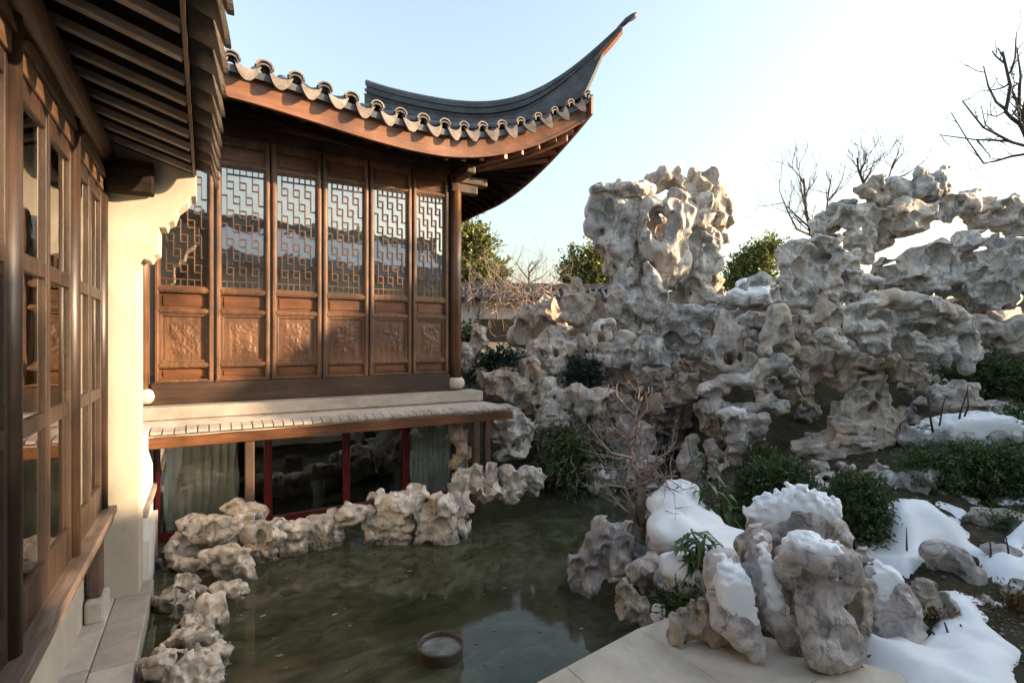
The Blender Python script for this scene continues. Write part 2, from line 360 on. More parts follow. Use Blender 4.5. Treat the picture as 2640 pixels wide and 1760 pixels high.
for k in range(6):
    x0, x1 = DX[k] + .012, DX[k+1] - .012
    fr = MB()
    sw = .062
    for a in (x0, x1 - sw):
        fr.box(a, a + sw, FY - .035, FY + .035, Z0, Z1)
        fr.box(a + .014, a + sw - .014, FY - .048, FY - .035, Z0 + .02, Z1 - .02)
    for z0, z1 in RAILS:
        fr.box(x0 + sw, x1 - sw, FY - .030, FY + .030, z0, z1)
        fr.box(x0 + sw, x1 - sw, FY - .040, FY - .030, z0 + (z1-z0)*.25, z1 - (z1-z0)*.25)
    d = obj('lattice_door', fr, M['wood_door'], pav, origin=(x0, FY, Z0), bevel=.004)
    gx0, gx1 = x0 + sw, x1 - sw
    g = MB(); g.box(gx0, gx1, FY + .020, FY + .026, .735, 2.45); obj('glass_pane', g, M['glass_up'], d)
    bl_ = MB(); bl_.box(gx0, gx1, FY + .06, FY + .066, .735, 2.45); obj('pane_backing', bl_, M['pane_backing'], d)
    obj('lattice', lattice(gx0, gx1, .737, 2.448, FY - .008), M['wood_door'], d)
    for a, b, carved in ((Z0+.04, -.355, 0), (-.285, .375, 1), (.445, .655, 0), (2.51, 2.74, 0)):
        if carved:
            fr2 = MB()
            for q0, q1, p0, p1 in ((gx0, gx0+.035, a, b), (gx1-.035, gx1, a, b), (gx0+.035, gx1-.035, a, a+.035), (gx0+.035, gx1-.035, b-.035, b)):
                fr2.box(q0, q1, FY - .012, FY + .02, p0, p1)
            obj('panel_moulding', fr2, M['wood_door'], d, bevel=.004)
            obj('carved_panel', relief(gx0 + .03, gx1 - .03, a + .03, b - .03, FY + .012, 3 + k * 7), M['wood_door'], d, smooth=True)
        else:
            p = MB(); p.box(gx0, gx1, FY + .014, FY + .03, a, b)
            p.box(gx0 + .04, gx1 - .04, FY + .004, FY + .014, a + .035, b - .035)
            obj('panel', p, M['wood_x'], d, bevel=.005)
# posts, sill beam, ledge
def col(x, y, r, z0, z1, mat, parent, nm='column'):
    c = MB(); c.tube([(x, y, z0), (x, y, z1)], r, 20); o = obj(nm, c, mat, parent, smooth=False); 
    for p in o.data.polygons: p.use_smooth = len(p.vertices) == 4
    return o
col(3.735, FY - .01, .095, -.62, 2.86, M['wood_door'], pav); col(-.72, FY - .01, .09, -.62, 2.86, M['wood_door'], pav)
for x in (3.735, -.72):
    b = MB(); b.lathe((x, FY - .01, -.81), [(.115, 0), (.15, .05), (.158, .10), (.14, .16), (.11, .19)], 28); obj('column_base', b, M['stone'], pav, smooth=True)
b = MB(); b.box(-.62, 3.61, FY - .07, FY + .06, -.835, -.553); obj('sill_beam', b, M['wood_dark'], pav, bevel=.01)
b = MB(); b.box(-1.2, 3.64, FY - .03, FY + .05, 2.862, 3.02); obj('lintel', b, M['wood_dark'], pav, bevel=.008)
b = MB(); b.tube([(-1.6, FY - .03, 3.15), (3.95, FY - .03, 3.15)], .13, 18); obj('purlin', b, M['soffit'], pav, smooth=True)
b = MB(); b.box(-1.2, 4.09, 8.02, FY + .1, -1.0, -.838); b.box(-1.2, 4.06, 8.05, FY + .1, -1.12, -1.004); obj('stone_ledge', b, M['ledge'], pav, bevel=.012)
b = MB(); b.box(-1.0, 3.9, FY + .05, 13, -.8, -.6); obj('floor_slab', b, M['inside'], pav)
# side wall of the upper storey
b = MB(); b.box(3.70, 3.78, FY + .1, 12.6, -.8, 3.05); obj('side_wall', b, M['wood_door'], pav)
b = MB(); b.box(-1.0, 3.69, 11.0, 11.1, -.59, 3.2); obj('back_wall', b, M['plaster'], pav)
b = MB(); b.box(-1.6, 3.69, FY + .2, 12.9, 3.22, 3.3); obj('ceiling', b, M['inside'], pav)
# skirt roof over the lower windows
def skirt():
    rows = []
    xs = np.linspace(-1.0, 4.09, 34)
    b = MB()
    ring = []
    for x in xs:
        t = (x + 1) / 5.09
        xe = x + (0.52 * t)
        wob = .003 * math.sin(x * 9.0)
        ring.append([(x, 8.06, -1.02), (xe, 7.72, -1.125 + wob), (xe, 7.72, -1.17 + wob), (x, 8.06, -1.13)])
    b.loft(ring); return b
obj('skirt_roof', skirt(), M['ledge'], pav)
tile_proto = None
for i in range(44):                                   # tile joints along the skirt eave
    x = -.95 + i * .124
    if tile_proto is None:
        b = MB(); b.box(x + .004, x + .112, 7.66, 7.92, -1.132, -1.098); b.add([], [])
        tile_proto = obj('eave_tile', b, M['ledge'], pav, origin=(x, 7.66, -1.125))
        tile_proto.rotation_euler = (math.radians(7), 0, 0)
    else:
        c = copy_part(tile_proto, (x, 7.66, -1.125 + random.uniform(-.004, .004)), pav); c.rotation_euler = (math.radians(7 + random.uniform(-.5, .5)), 0, math.radians(random.uniform(-1, 1)))
b = MB(); b.box(-1.0, 4.50, 7.72, 7.79, -1.31, -1.175); obj('eave_board', b, M['wood_x'], pav, bevel=.008)
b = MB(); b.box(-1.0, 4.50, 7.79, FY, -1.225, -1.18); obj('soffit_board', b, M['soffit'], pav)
for x, y in ((.505, 7.80), (3.84, 7.8), (4.30, 8.3)):
    b = MB(); b.box(x - .055, x + .055, y - .055, y + .055, -2.85, -1.23); obj('post', b, M['post'], pav, bevel=.012)
# lower window row
WY_ = 8.80
wx = [-.60, .93, 1.95, 3.0, 3.98]
b = MB(); b.box(-.66, 4.05, WY_ + .08, WY_ + .2, -3.4, -2.78); b.box(4.05, 4.12, WY_ - .1, 12.5, -3.4, -1.21); obj('base_wall', b, M['stone'], pav)
for k, (a, c) in enumerate(((-.60, 1.34), (1.34, 1.98), (1.98, 3.02), (3.02, 3.98))):
    pass
edges = [-.60, .82, 1.98, 2.98, 3.95]
for k in range(4):
    a, c = edges[k], edges[k+1]
    fr = MB(); s_ = .055
    fr.box(a, a + s_, WY_ - .05, WY_ + .05, -2.77, -1.21); fr.box(c - s_, c, WY_ - .05, WY_ + .05, -2.77, -1.21)
    fr.box(a + s_, c - s_, WY_ - .045, WY_ + .045, -2.77, -2.66); fr.box(a + s_, c - s_, WY_ - .045, WY_ + .045, -1.29, -1.21)
    wdw = obj('window', fr, M['red'], pav, bevel=.006)
    g = MB(); g.box(a + s_, c - s_, WY_ - .004, WY_ + .004, -2.66, -1.29); obj('pane', g, M['glass'], wdw)
def drape(x0, x1, y, z0, z1):
    n = 60; v = []; f = []
    for i in range(n + 1):
        x = x0 + (x1 - x0) * i / n
        for j in range(9):
            z = z1 + (z0 - z1) * j / 8
            v.append((x + .02 * math.sin(j * .9 + i), y + .045 * math.sin(i * .85 + .4 * math.sin(i * .37)) * (0.5 + j / 16), z))
    for i in range(n):
        for j in range(8): q = i * 9 + j; f.append((q, q + 1, q + 10, q + 9))
    return v, f
obj('curtain', drape(-.5, .42, WY_ + .12, -2.7, -1.25), M['curtain'], pav, smooth=True)
obj('curtain', drape(3.12, 3.88, WY_ + .12, -2.7, -1.25), M['curtain'], pav, smooth=True)
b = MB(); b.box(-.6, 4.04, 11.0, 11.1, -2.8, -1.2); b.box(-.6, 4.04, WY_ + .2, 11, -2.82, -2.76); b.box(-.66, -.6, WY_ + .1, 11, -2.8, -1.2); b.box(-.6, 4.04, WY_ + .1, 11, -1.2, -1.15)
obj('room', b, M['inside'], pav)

# main roof ----------------------------------------------------------------
ep = np.array([(-1.6, 3.24), (-.6, 3.215), (.443, 3.17), (1.2, 3.10), (1.86, 3.03), (2.4, 2.975), (2.89, 2.94), (3.3, 2.975), (3.82, 3.085), (4.38, 3.24), (4.8, 3.42), (5.16, 3.62), (5.43, 3.83)])
ec = np.polyfit(ep[:, 0], ep[:, 1], 6)
def ez(x): return float(np.polyval(ec, min(max(x, -1.6), 5.47)))          # drip tips
def ey(x): return 7.23 if x < 3.2 else 7.23 - 0.53 * ((x - 3.2) / 2.23) ** 1.7
def hip_y(x): return 12.124 - x
def roof_pt(x, d):                                          # d: distance inward from the eave
    return (x, ey(x) + d, ez(x) + .17 + .36 * d + .035 * d * d)
def roof_len(x): return max(0.12, min(2.6, (hip_y(x) - ey(x)) * .93))
rb = MB(); rings = []
for x in np.linspace(-1.7, 5.42, 60):
    L = roof_len(x); ds = [0.02 + L * q / 6 for q in range(7)]
    up = [roof_pt(x, d) for d in ds]; dn = [(p[0], p[1], p[2] - .09) for p in up[::-1]]
    rings.append(up + dn)
rb.loft(rings); roof = obj('roof', rb, M['tile'], pav, smooth=False)
# fascia and soffit
fr = MB(); rings = []
for x in np.linspace(-1.7, 5.44, 80):
    y = ey(x) + .10; zt = ez(x) + .155; zb = ez(x) - .20 + .03 * max(0, (x - 3) / 2.4)
    rings.append([(x, y, zb + .05), (x, y, zt), (x, y + .045, zt), (x, y + .045, zb), (x, y - .012, zb), (x, y - .012, zb + .045)])
fr.loft(rings); obj('fascia', fr, M['fascia'], pav)
fr = MB(); rings = []
for x in np.linspace(-1.7, 4.6, 40):
    y = ey(x) + .147; z = ez(x) - .165 + .03 * max(0, (x - 3) / 2.4); y2 = max(y + .1, min(FY - .02, hip_y(x)))
    rings.append([(x, y, z), (x, y2, z + .42 * (y2 - y) ), (x, y2, z + .03 + .42 * (y2 - y)), (x, y, z + .03)])
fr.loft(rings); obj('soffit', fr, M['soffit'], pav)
rp = None
for i in range(19):
    x = -1.5 + .29 * i; y = ey(x) + .15; z = ez(x) - .20
    y2 = min(FY - .15, hip_y(x) - .05)
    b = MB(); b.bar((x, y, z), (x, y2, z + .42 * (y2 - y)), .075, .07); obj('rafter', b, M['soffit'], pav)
b = MB(); rings = []                                        # second eave board, half way in
for x in np.linspace(-1.6, 4.2, 40):
    y = ey(x) + .55; z = ez(x) - .02
    rings.append([(x, y, z - .16), (x, y, z + .05), (x, y + .04, z + .05), (x, y + .04, z - .16)])
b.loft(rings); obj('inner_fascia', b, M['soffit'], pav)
# drip tiles and cover tiles
pxs = [638, 724, 802, 872, 940, 1003, 1061, 1120, 1172, 1219, 1269, 1319, 1365, 1409, 1451, 1493]
def solve_x(px):
    t = (px - 1320) / FPX; r = (t * CY + SY) / (CY - SY * t); x = 2.0
    for _ in range(40): x = r * ey(x)
    return x
dxs = [solve_x(p) for p in pxs]; dxs = [dxs[0] - .355 * k for k in (5, 4, 3, 2, 1)] + dxs
def drip_mesh(w, h, dip=.085):
    b = MB(); n = 14; top = []; bot = []
    for i in range(n + 1):
        a = -1 + 2 * i / n
        top.append((a * w, dip * a * a)); bot.append((a * w, dip * a * a - .012 - h * max(0, math.cos(a * math.pi / 2)) ** .75))
    poly = bot + top[::-1]
    y0, y1 = -.014, .014
    m = len(poly)
    v = [(x, y0 - z * -.25, z) for x, z in poly] + [(x, y1 - z * -.25, z) for x, z in poly]
    f = [(i, i + m, (i + 1) % m + m, (i + 1) % m) for i in range(m)]
    for i in range(n):
        a, c = i, i + 1; d, e = m - 1 - i - 1, m - 1 - i
        f.append((a, c, d, e)); f.append((a + m, e + m, d + m, c + m))
    b.add(v, f)
    # pan behind the face
    L = .5; r0 = [(x, .01, z) for x, z in top] + [(x, .01, z - .02) for x, z in top[::-1]]
    r1 = [(x, L, z + .36 * L) for x, z in top] + [(x, L, z - .02 + .36 * L) for x, z in top[::-1]]
    b.loft([r0, r1]); return b
def cover_mesh(r, L, rise):
    b = MB(); rings = []; n = 16
    segs = [(-.035, 1.0), (.0, 1.0), (.0, .93), (.05, .93), (.05, 1.02)]
    d = .05
    while d < L: segs += [(min(d + .27, L), 1.02), (min(d + .27, L), .93)]; d += .27
    for d, sc in segs:
        ring = []
        for i in range(n + 1):
            a = math.pi * i / n; rr = r * sc * (1.06 if (d < .02 and i % 2) else 1.0)
            ring.append((math.cos(a) * rr, d, math.sin(a) * rr * .9 + .36 * d + .035 * d * d * (1 if rise else 0)))
        for i in range(n, -1, -1):
            a = math.pi * i / n; rr = r * .74
            ring.append((math.cos(a) * rr, d, math.sin(a) * rr * .9 + .36 * d + .035 * d * d * (1 if rise else 0)))
        rings.append(ring)
    b.loft(rings); return b
random.seed(8)
for i, x in enumerate(dxs):
    w = (dxs[i+1] - x if i + 1 < len(dxs) else x - dxs[i-1]) * .5
    sl = (ez(x + .05) - ez(x - .05)) / .1; yw = (ey(x + .05) - ey(x - .05)) / .1
    o = obj('drip_tile', drip_mesh(w * .80, .155), M['drip'], pav, origin=(0, 0, 0), smooth=False)
    place(o, (x, ey(x), ez(x) + .165), pav); o.rotation_euler = (math.radians(random.uniform(-7, 7)), -math.atan(sl) + math.radians(random.uniform(-2.5, 2.5)), math.atan(yw))
    xc = x + w
    if xc > 5.35: continue
    o = obj('cover_tile', cover_mesh(w * .50, max(.3, roof_len(xc)), True), M['tile'], pav, origin=(0, 0, 0), smooth=False)
    place(o, (xc, ey(xc) + .01, ez(xc) + .215), pav); o.rotation_euler = (0, -math.atan((ez(xc + .05) - ez(xc - .05)) / .1), 0)
    # mortar lip with a ribbed face over each cover tile
    b = MB(); rings = []; n = 18; r = w * .56
    for d, sc in ((-.02, 1.0), (.05, 1.06), (.05, .82), (-.02, .80)):
        rings.append([(math.cos(math.pi*q/n)*r*sc*(1.05 if q % 2 else .97), d, math.sin(math.pi*q/n)*r*sc*.92 + .02) for q in range(n + 1)])
    b.loft(rings + [rings[0]], closed=False, cap=False)
    o = obj('tile_end', b, M['drip'], pav, origin=(0, 0, 0)); place(o, (xc, ey(xc) - .015, ez(xc) + .215), pav); o.rotation_euler = (0, -math.atan((ez(xc + .05) - ez(xc - .05)) / .1), 0)

# hip ridge sweeping up to the flying tip
hk = np.array([(-1.2, 4.73), (-.74, 4.48), (-.27, 4.25), (.3, 4.105), (.75, 4.10), (1.10, 4.22), (1.36, 4.41), (1.61, 4.645), (1.85, 4.90), (2.0, 5.07), (2.06, 5.13)])
hc = np.polyfit(hk[:, 0], hk[:, 1], 5)
hz = lambda k: float(np.polyval(hc, k))
def hip_sweep(k0, k1, prof, n=50, taper=lambda k: 1.0):
    mb = MB(); rings = []
    for k in np.linspace(k0, k1, n):
        cx, cy = 3.744 + k, FY - k; z = hz(k); t = taper(k)
        rings.append([(cx + a * t * .7071, cy + a * t * .7071, z + b * (t if b > -.2 else max(t, .25))) for a, b in prof])
    mb.loft(rings); return mb
tp = lambda k: 1.0 if k < .9 else max(.30, 1 - (k - .9) * .62)
rnd = [(.095*math.cos(a), -.07 + .07*math.sin(a)) for a in np.linspace(0, math.pi, 9)]
obj('ridge_cap', hip_sweep(-1.2, 2.06, [(-.095, -.13)] + rnd[::-1] + [(.095, -.13)], taper=tp), M['tile'], pav)
obj('ridge_course', hip_sweep(-1.19, 2.02, [(-.075, -.19), (-.075, -.134), (.075, -.134), (.075, -.19)], taper=tp), M['tile'], pav)
obj('ridge_course', hip_sweep(-1.20, 1.98, [(-.11, -.245), (-.115, -.194), (.115, -.194), (.11, -.245)], taper=tp), M['tile'], pav)
obj('ridge_course', hip_sweep(-1.19, 1.9, [(-.075, -.29), (-.075, -.249), (.075, -.249), (.075, -.29)], taper=tp), M['tile'], pav)
mb = MB(); rings = []
for k in np.linspace(-1.2, 1.80, 46):
    cx, cy = 3.744 + k, FY - k; zt = hz(k) - .292 * tp(k); zb = min(zt - .06, ez(min(cx, 5.43)) + .19 + .30 * max(0, cy - ey(cx)))
    if k > 1.45: zb = max(zb, zt - .05 - .62 * max(0, (1.80 - k) / .35))
    h = .13 * tp(k)
    rings.append([(cx + a * .7071, cy + a * .7071, z) for a, z in ((-h, zb), (-h * .9, zt - .05), (-h * 1.05, zt), (h * 1.05, zt), (h * .9, zt - .05), (h, zb))])
mb.loft(rings); obj('ridge_base', mb, M['tile'], pav)
mb = MB(); mb.tube([(3.744 + k, FY - k, hz(k) - .07 * tp(k) + (.0 if k < 2.06 else -.03)) for k in (1.95, 2.05, 2.12, 2.16)], [.03, .045, .05, .02], 8); obj('ridge_tip', mb, M['tile'], pav, smooth=True)
mb = MB(); rings = []
for k in np.linspace(.3, 2.0, 36):                             # scalloped corner rafter below the tip
    cx, cy = 3.744 + k, FY - k; sc = abs(math.sin(k * 9.2))
    zt = hz(k) - .30 * tp(k) - .002; zb = zt - (.13 + .05 * sc) * max(.25, 1 - max(0, k - 1.3))
    if k < 1.4: zt = ez(min(cx, 5.43)) - .12 + .1 * (1.4 - k); zb = zt - .2
    h = .06
    rings.append([(cx - h * .7071, cy - h * .7071, zb), (cx - h * .7071, cy - h * .7071, zt), (cx + h * .7071, cy + h * .7071, zt), (cx + h * .7071, cy + h * .7071, zb)])
mb.loft(rings); obj('corner_rafter', mb, M['fascia'], pav)
# right hand eave running back from the corner
def sey(y): return 4.99 if y > 9.6 else 4.99 + .46 * ((9.6 - y) / 2.9) ** 1.8
def sez(y): return 2.78 + (0 if y > 9.4 else 1.03 * ((9.4 - y) / 2.7) ** 2.0)
mb = MB(); rings = []
for y in np.linspace(6.72, 13.0, 50):
    x = sey(y) - .06; z = sez(y); rings.append([(x, y, z - .12), (x, y, z + .16), (x + .04, y, z + .16), (x + .04, y, z - .12)])
mb.loft(rings); obj('side_fascia', mb, M['fascia'], pav)
mb = MB(); rings = []
for y in np.linspace(7.0, 13.0, 40):
    x = sey(y) - .1; z = sez(y) - .06; x2 = 3.78 if y > FY else max(3.78, min(x - .15, 3.78 + (FY - y)))
    rings.append([(x, y, z), (x2, y, z + .40 * (x - x2)), (x2, y, z + .40 * (x - x2) + .1), (x, y, z + .12)])
mb.loft(rings); obj('side_soffit', mb, M['soffit'], pav)
for i in range(18):
    y = 8.45 + .26 * i; x = sey(y) - .07; z = sez(y) - .1
    mb = MB(); mb.bar((x, y, z), (3.84, y, z + .40 * (x - 3.84)), .07, .075); obj('rafter', mb, M['soffit'], pav)
for i in range(9):                                              # fan rafters at the corner
    t = i / 8; ex_, ey_ = (5.36 - .02 * i, 6.85 + .17 * i) if i else (5.36, 6.85)
    ex_, ey_ = sey(ey_) - .1, 6.86 + .185 * i
    mb = MB(); z = sez(ey_) - .1; mb.bar((ex_, ey_, z), (3.95 + .02 * i, 8.2 + .03 * i, 2.98), .06, .07); obj('fan_rafter', mb, M['fascia'] if i < 5 else M['soffit'], pav)
for i in range(5):
    x = 4.1 + .27 * i; y = ey(x) + .13
    mb = MB(); mb.bar((x, y, ez(x) - .22), (3.9, 8.15, 2.98), .06, .07); obj('fan_rafter', mb, M['fascia'], pav)
mb = MB(); rings = []
for y in np.linspace(6.74, 13, 50):
    x = sey(y); z = sez(y) + .17; x2 = max(3.2, min(x - .1, 12.124 - y + .02)) if y < 8.9 else 3.2
    rings.append([(x, y, z), (x2, y, z + .4 * (x - x2)), (x2, y, z + .4 * (x - x2) - .07), (x, y, z - .05)])
mb.loft(rings); obj('side_roof', mb, M['tile'], pav)
# bracket block at the column head
mb = MB(); mb.box(3.62, 4.3, FY - .12, FY + .08, 2.72, 2.86); mb.box(3.62, 4.12, FY - .10, FY + .06, 2.56, 2.72); obj('bracket', mb, M['wood_dark'], pav, bevel=.02)
mb = MB(); mb.box(3.66, 3.82, 7.75, FY - .12, 2.74, 2.88); obj('bracket', mb, M['wood_dark'], pav, bevel=.02)

# ---------------------------------------------------------------- left hall with windows
XC = -.90
hall = empty('window_hall', (XC, 4.0, -2.62), label='dark wooden hall on the left with tall paned windows under deep rafters', cat='building')
CYs = [-4.2, -2.6, -1.0, .65, 2.2, 3.72, 5.22, 6.56]
for y in CYs:
    col(XC, y, .062, -1.65, 1.72, M['wood_left'], hall)
b = MB(); b.box(-1.02, -.775, -5, 6.64, -1.72, -1.652); b.box(-1.02, -.80, -5, 6.64, -1.80, -1.722); obj('sill_board', b, M['wood_grey'], hall, bevel=.008)
b = MB(); b.box(-1.3, -.98, -5, 6.64, -2.63, -1.80); obj('low_wall', b, M['plaster'], hall)
for i in range(len(CYs) - 1):
    a, c = CYs[i] + .062, CYs[i+1] - .062; mid = (a + c) / 2
    for q0, q1 in ((a, mid - .004), (mid + .004, c)):
        fr = MB(); s_ = .046; X0, X1 = XC - .035, XC + .02
        fr.box(X0, X1, q0, q0 + s_, -1.652, 1.48); fr.box(X0, X1, q1 - s_, q1, -1.652, 1.48)
        for z0, z1 in ((-1.652, -1.40), (-.55, -.45), (.40, .50), (1.36, 1.48)):
            fr.box(X0 + .003, X1 - .003, q0 + s_, q1 - s_, z0, z1)
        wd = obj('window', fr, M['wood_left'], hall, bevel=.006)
        for z0, z1 in ((-1.40, -.55), (-.45, .40), (.50, 1.36)):
            g = MB(); g.box(XC - .012, XC - .004, q0 + s_, q1 - s_, z0, z1); obj('pane', g, M['glass'], wd)
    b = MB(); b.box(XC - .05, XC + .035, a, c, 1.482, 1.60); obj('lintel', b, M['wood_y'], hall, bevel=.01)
    b = MB(); rings = []                                     # curved bracket board under the purlin
    for t in np.linspace(0, 1, 17):
        y = a + (c - a) * t; z = 1.60 + .10 * math.sin(math.pi * t) ** .5
        rings.append([(XC - .03, y, 1.602), (XC - .03, y, z + .02), (XC + .055, y, z + .02), (XC + .055, y, 1.602)])
    b.loft(rings); obj('bracket_board', b, M['wood_y'], hall)
b = MB(); b.tube([(XC, -5, 1.87), (XC, 6.62, 1.87)], .12, 20); obj('purlin', b, M['wood_y'], hall, smooth=True)
b = MB(); b.box(XC + .05, -.46, 6.48, 6.66, 1.50, 1.82); obj('beam_end', b, M['soffit'], hall, bevel=.02)
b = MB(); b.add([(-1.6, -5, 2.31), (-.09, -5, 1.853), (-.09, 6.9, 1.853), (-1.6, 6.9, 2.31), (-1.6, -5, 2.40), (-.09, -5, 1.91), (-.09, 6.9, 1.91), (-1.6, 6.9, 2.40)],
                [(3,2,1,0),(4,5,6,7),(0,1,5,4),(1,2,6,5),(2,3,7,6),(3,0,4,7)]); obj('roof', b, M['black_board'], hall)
rp = None
for i in range(33):
    y = 6.80 - .362 * i
    if rp is None:
        b = MB(); b.bar((-1.5, y, 2.215), (-.12, y, 1.79), .075, .055); rp = obj('rafter', b, M['rafter'], hall, origin=(0, y, 1.7), bevel=.006)
    else: copy_part(rp, (0, y, 1.7), hall)
b = MB(); b.box(-.118, -.095, -5, 6.9, 1.78, 1.85); obj('eave_board', b, M['wood_y'], hall)
dm = drip_mesh(.172, .15, .17); cm = cover_mesh(.105, 1.6, False); dp = cp_ = None
for i in range(32):
    y = 6.72 - .362 * i
    if dp is None:
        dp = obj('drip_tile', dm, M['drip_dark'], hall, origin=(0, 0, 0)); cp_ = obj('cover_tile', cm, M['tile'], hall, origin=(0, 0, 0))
    else:
        dp = copy_part(dp, (0, 0, 0), hall); cp_ = copy_part(cp_, (0, 0, 0), hall)
    place(dp, (.075, y, 1.86), hall); dp.rotation_euler = (0, 0, math.radians(90))
    place(cp_, (.065, y + .18, 1.905), hall); cp_.rotation_euler = (0, 0, math.radians(90))
b = MB(); b.box(XC - .05, XC + .05, 6.22, 6.42, -2.40, -1.802); obj('under_post', b, M['post'], hall, bevel=.02)
b = MB(); b.box(XC - .07, XC + .09, 6.16, 6.48, -2.62, -2.40); obj('post_stone', b, M['stone'], hall, bevel=.03)
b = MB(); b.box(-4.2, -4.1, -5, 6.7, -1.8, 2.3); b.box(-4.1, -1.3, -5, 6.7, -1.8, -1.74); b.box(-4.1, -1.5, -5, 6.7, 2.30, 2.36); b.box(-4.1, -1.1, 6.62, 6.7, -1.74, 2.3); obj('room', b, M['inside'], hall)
for y0, y1 in ((3.85, 4.15), (5.0, 5.3), (1.5, 2.4)):
    v, f = drape(y0, y1, 0, -1.6, 1.45); obj('curtain', ([(-1.12 + q[1], q[0], q[2]) for q in v], f), M['curtain'], hall, smooth=True)

# white gable wall end with corbels
wall = empty('gable_wall', (-.9, 6.85, -2.62), label='white plastered gable wall end with stepped corbels at the hall corner', cat='wall')
b = MB()
prof = [(-1.5, -2.62), (-.594, -2.62), (-.594, .78), (-.60, .80), (-.56, .86), (-.50, .84), (-.47, .90), (-.425, .93), (-.42, 1.18), (-.43, 1.20), (-.36, 1.205), (-.345, 1.26), (-.29, 1.29),
        (-.25, 1.42), (-.17, 1.50), (-.14, 1.565), (-.085, 1.58), (-.085, 1.80), (-1.5, 2.22)]
b.prism(prof, 6.68, 7.05); obj('wall_end', b, M['plaster'], wall, bevel=.01)
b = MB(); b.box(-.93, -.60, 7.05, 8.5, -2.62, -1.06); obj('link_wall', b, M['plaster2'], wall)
b = MB(); b.box(-.96, -.555, 7.06, 8.4, -1.95, -1.86); obj('coping', b, M['grey_slab'], wall, bevel=.01)
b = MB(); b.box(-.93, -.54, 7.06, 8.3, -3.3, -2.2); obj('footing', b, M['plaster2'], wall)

# stone plinth under the hall
pl = empty('stone_plinth', (-.7, 3, -3.2), label='pale stone plinth running along the foot of the white wall', cat='plinth')
ys = [-5, -2.4, -.2, 1.9, 3.7, 5.3, 7.04]
for a, c in zip(ys[:-1], ys[1:]):
    b = MB(); b.box(-.80, -.494, a + .004, c - .004, -2.84, -2.62); obj('slab', b, M['stone'], pl, bevel=.012)
    b = MB(); b.box(-1.2, -.805, a + .05, c + .03, -2.84, -2.614); obj('slab', b, M['stone'], pl, bevel=.012)
b = MB(); b.box(-1.2, -.53, -5, 7.0, -3.4, -2.845); obj('plinth_base', b, M['grey_slab'], pl)

# terrace the camera stands on
tr = empty('stone_terrace', (2, 2, -2.8), label='warm beige stone terrace corner jutting over the pond at the bottom edge', cat='terrace')
xs_ = [.2, 2.35, 3.2]; yrows = [3.36, 2.2, .6, -1.2, -3.5]
random.seed(2)
for j in range(len(yrows) - 1):
    off = (j % 2) * .45
    xl = [.2] + [x - off for x in xs_[1:-1]] + [3.2]
    ya, yb = yrows[j+1] + .003, yrows[j] - .003; ra, rb_ = 3.70 + (3.36 - ya) * .516, 3.70 + (3.36 - yb) * .516
    b = MB(); b.loft([[(3.203, ya, z), (ra, ya, z), (rb_, yb, z), (3.203, yb, z)] for z in (-2.62, -2.45)]); obj('paving_slab', b, M['pave'], tr, bevel=.003)
    for a, c in zip(xl[:-1], xl[1:]):
        sh = lambda x, y: (x, y - (3.2 - x) * .148 if j == 0 and y > 3.3 else y); y0_, y1_ = yrows[j+1] + .003, yrows[j] - .003
        b = MB(); b.loft([[(*sh(a + .003, y0_), z), (*sh(c - .003, y0_), z), (*sh(c - .003, y1_), z), (*sh(a + .003, y1_), z)] for z in (-2.62, -2.45 + random.uniform(-.003, .003))]); obj('paving_slab', b, M['pave'], tr, bevel=.003)
b = MB(); b.box(.24, 3.16, -3.4, 2.80, -3.4, -2.625); b.loft([[(3.165, -3.4, z), (6.9, -3.4, z), (3.66, 3.3, z), (3.165, 3.3, z)] for z in (-3.4, -2.625)]); obj('terrace_base', b, M['grey_slab'], tr)

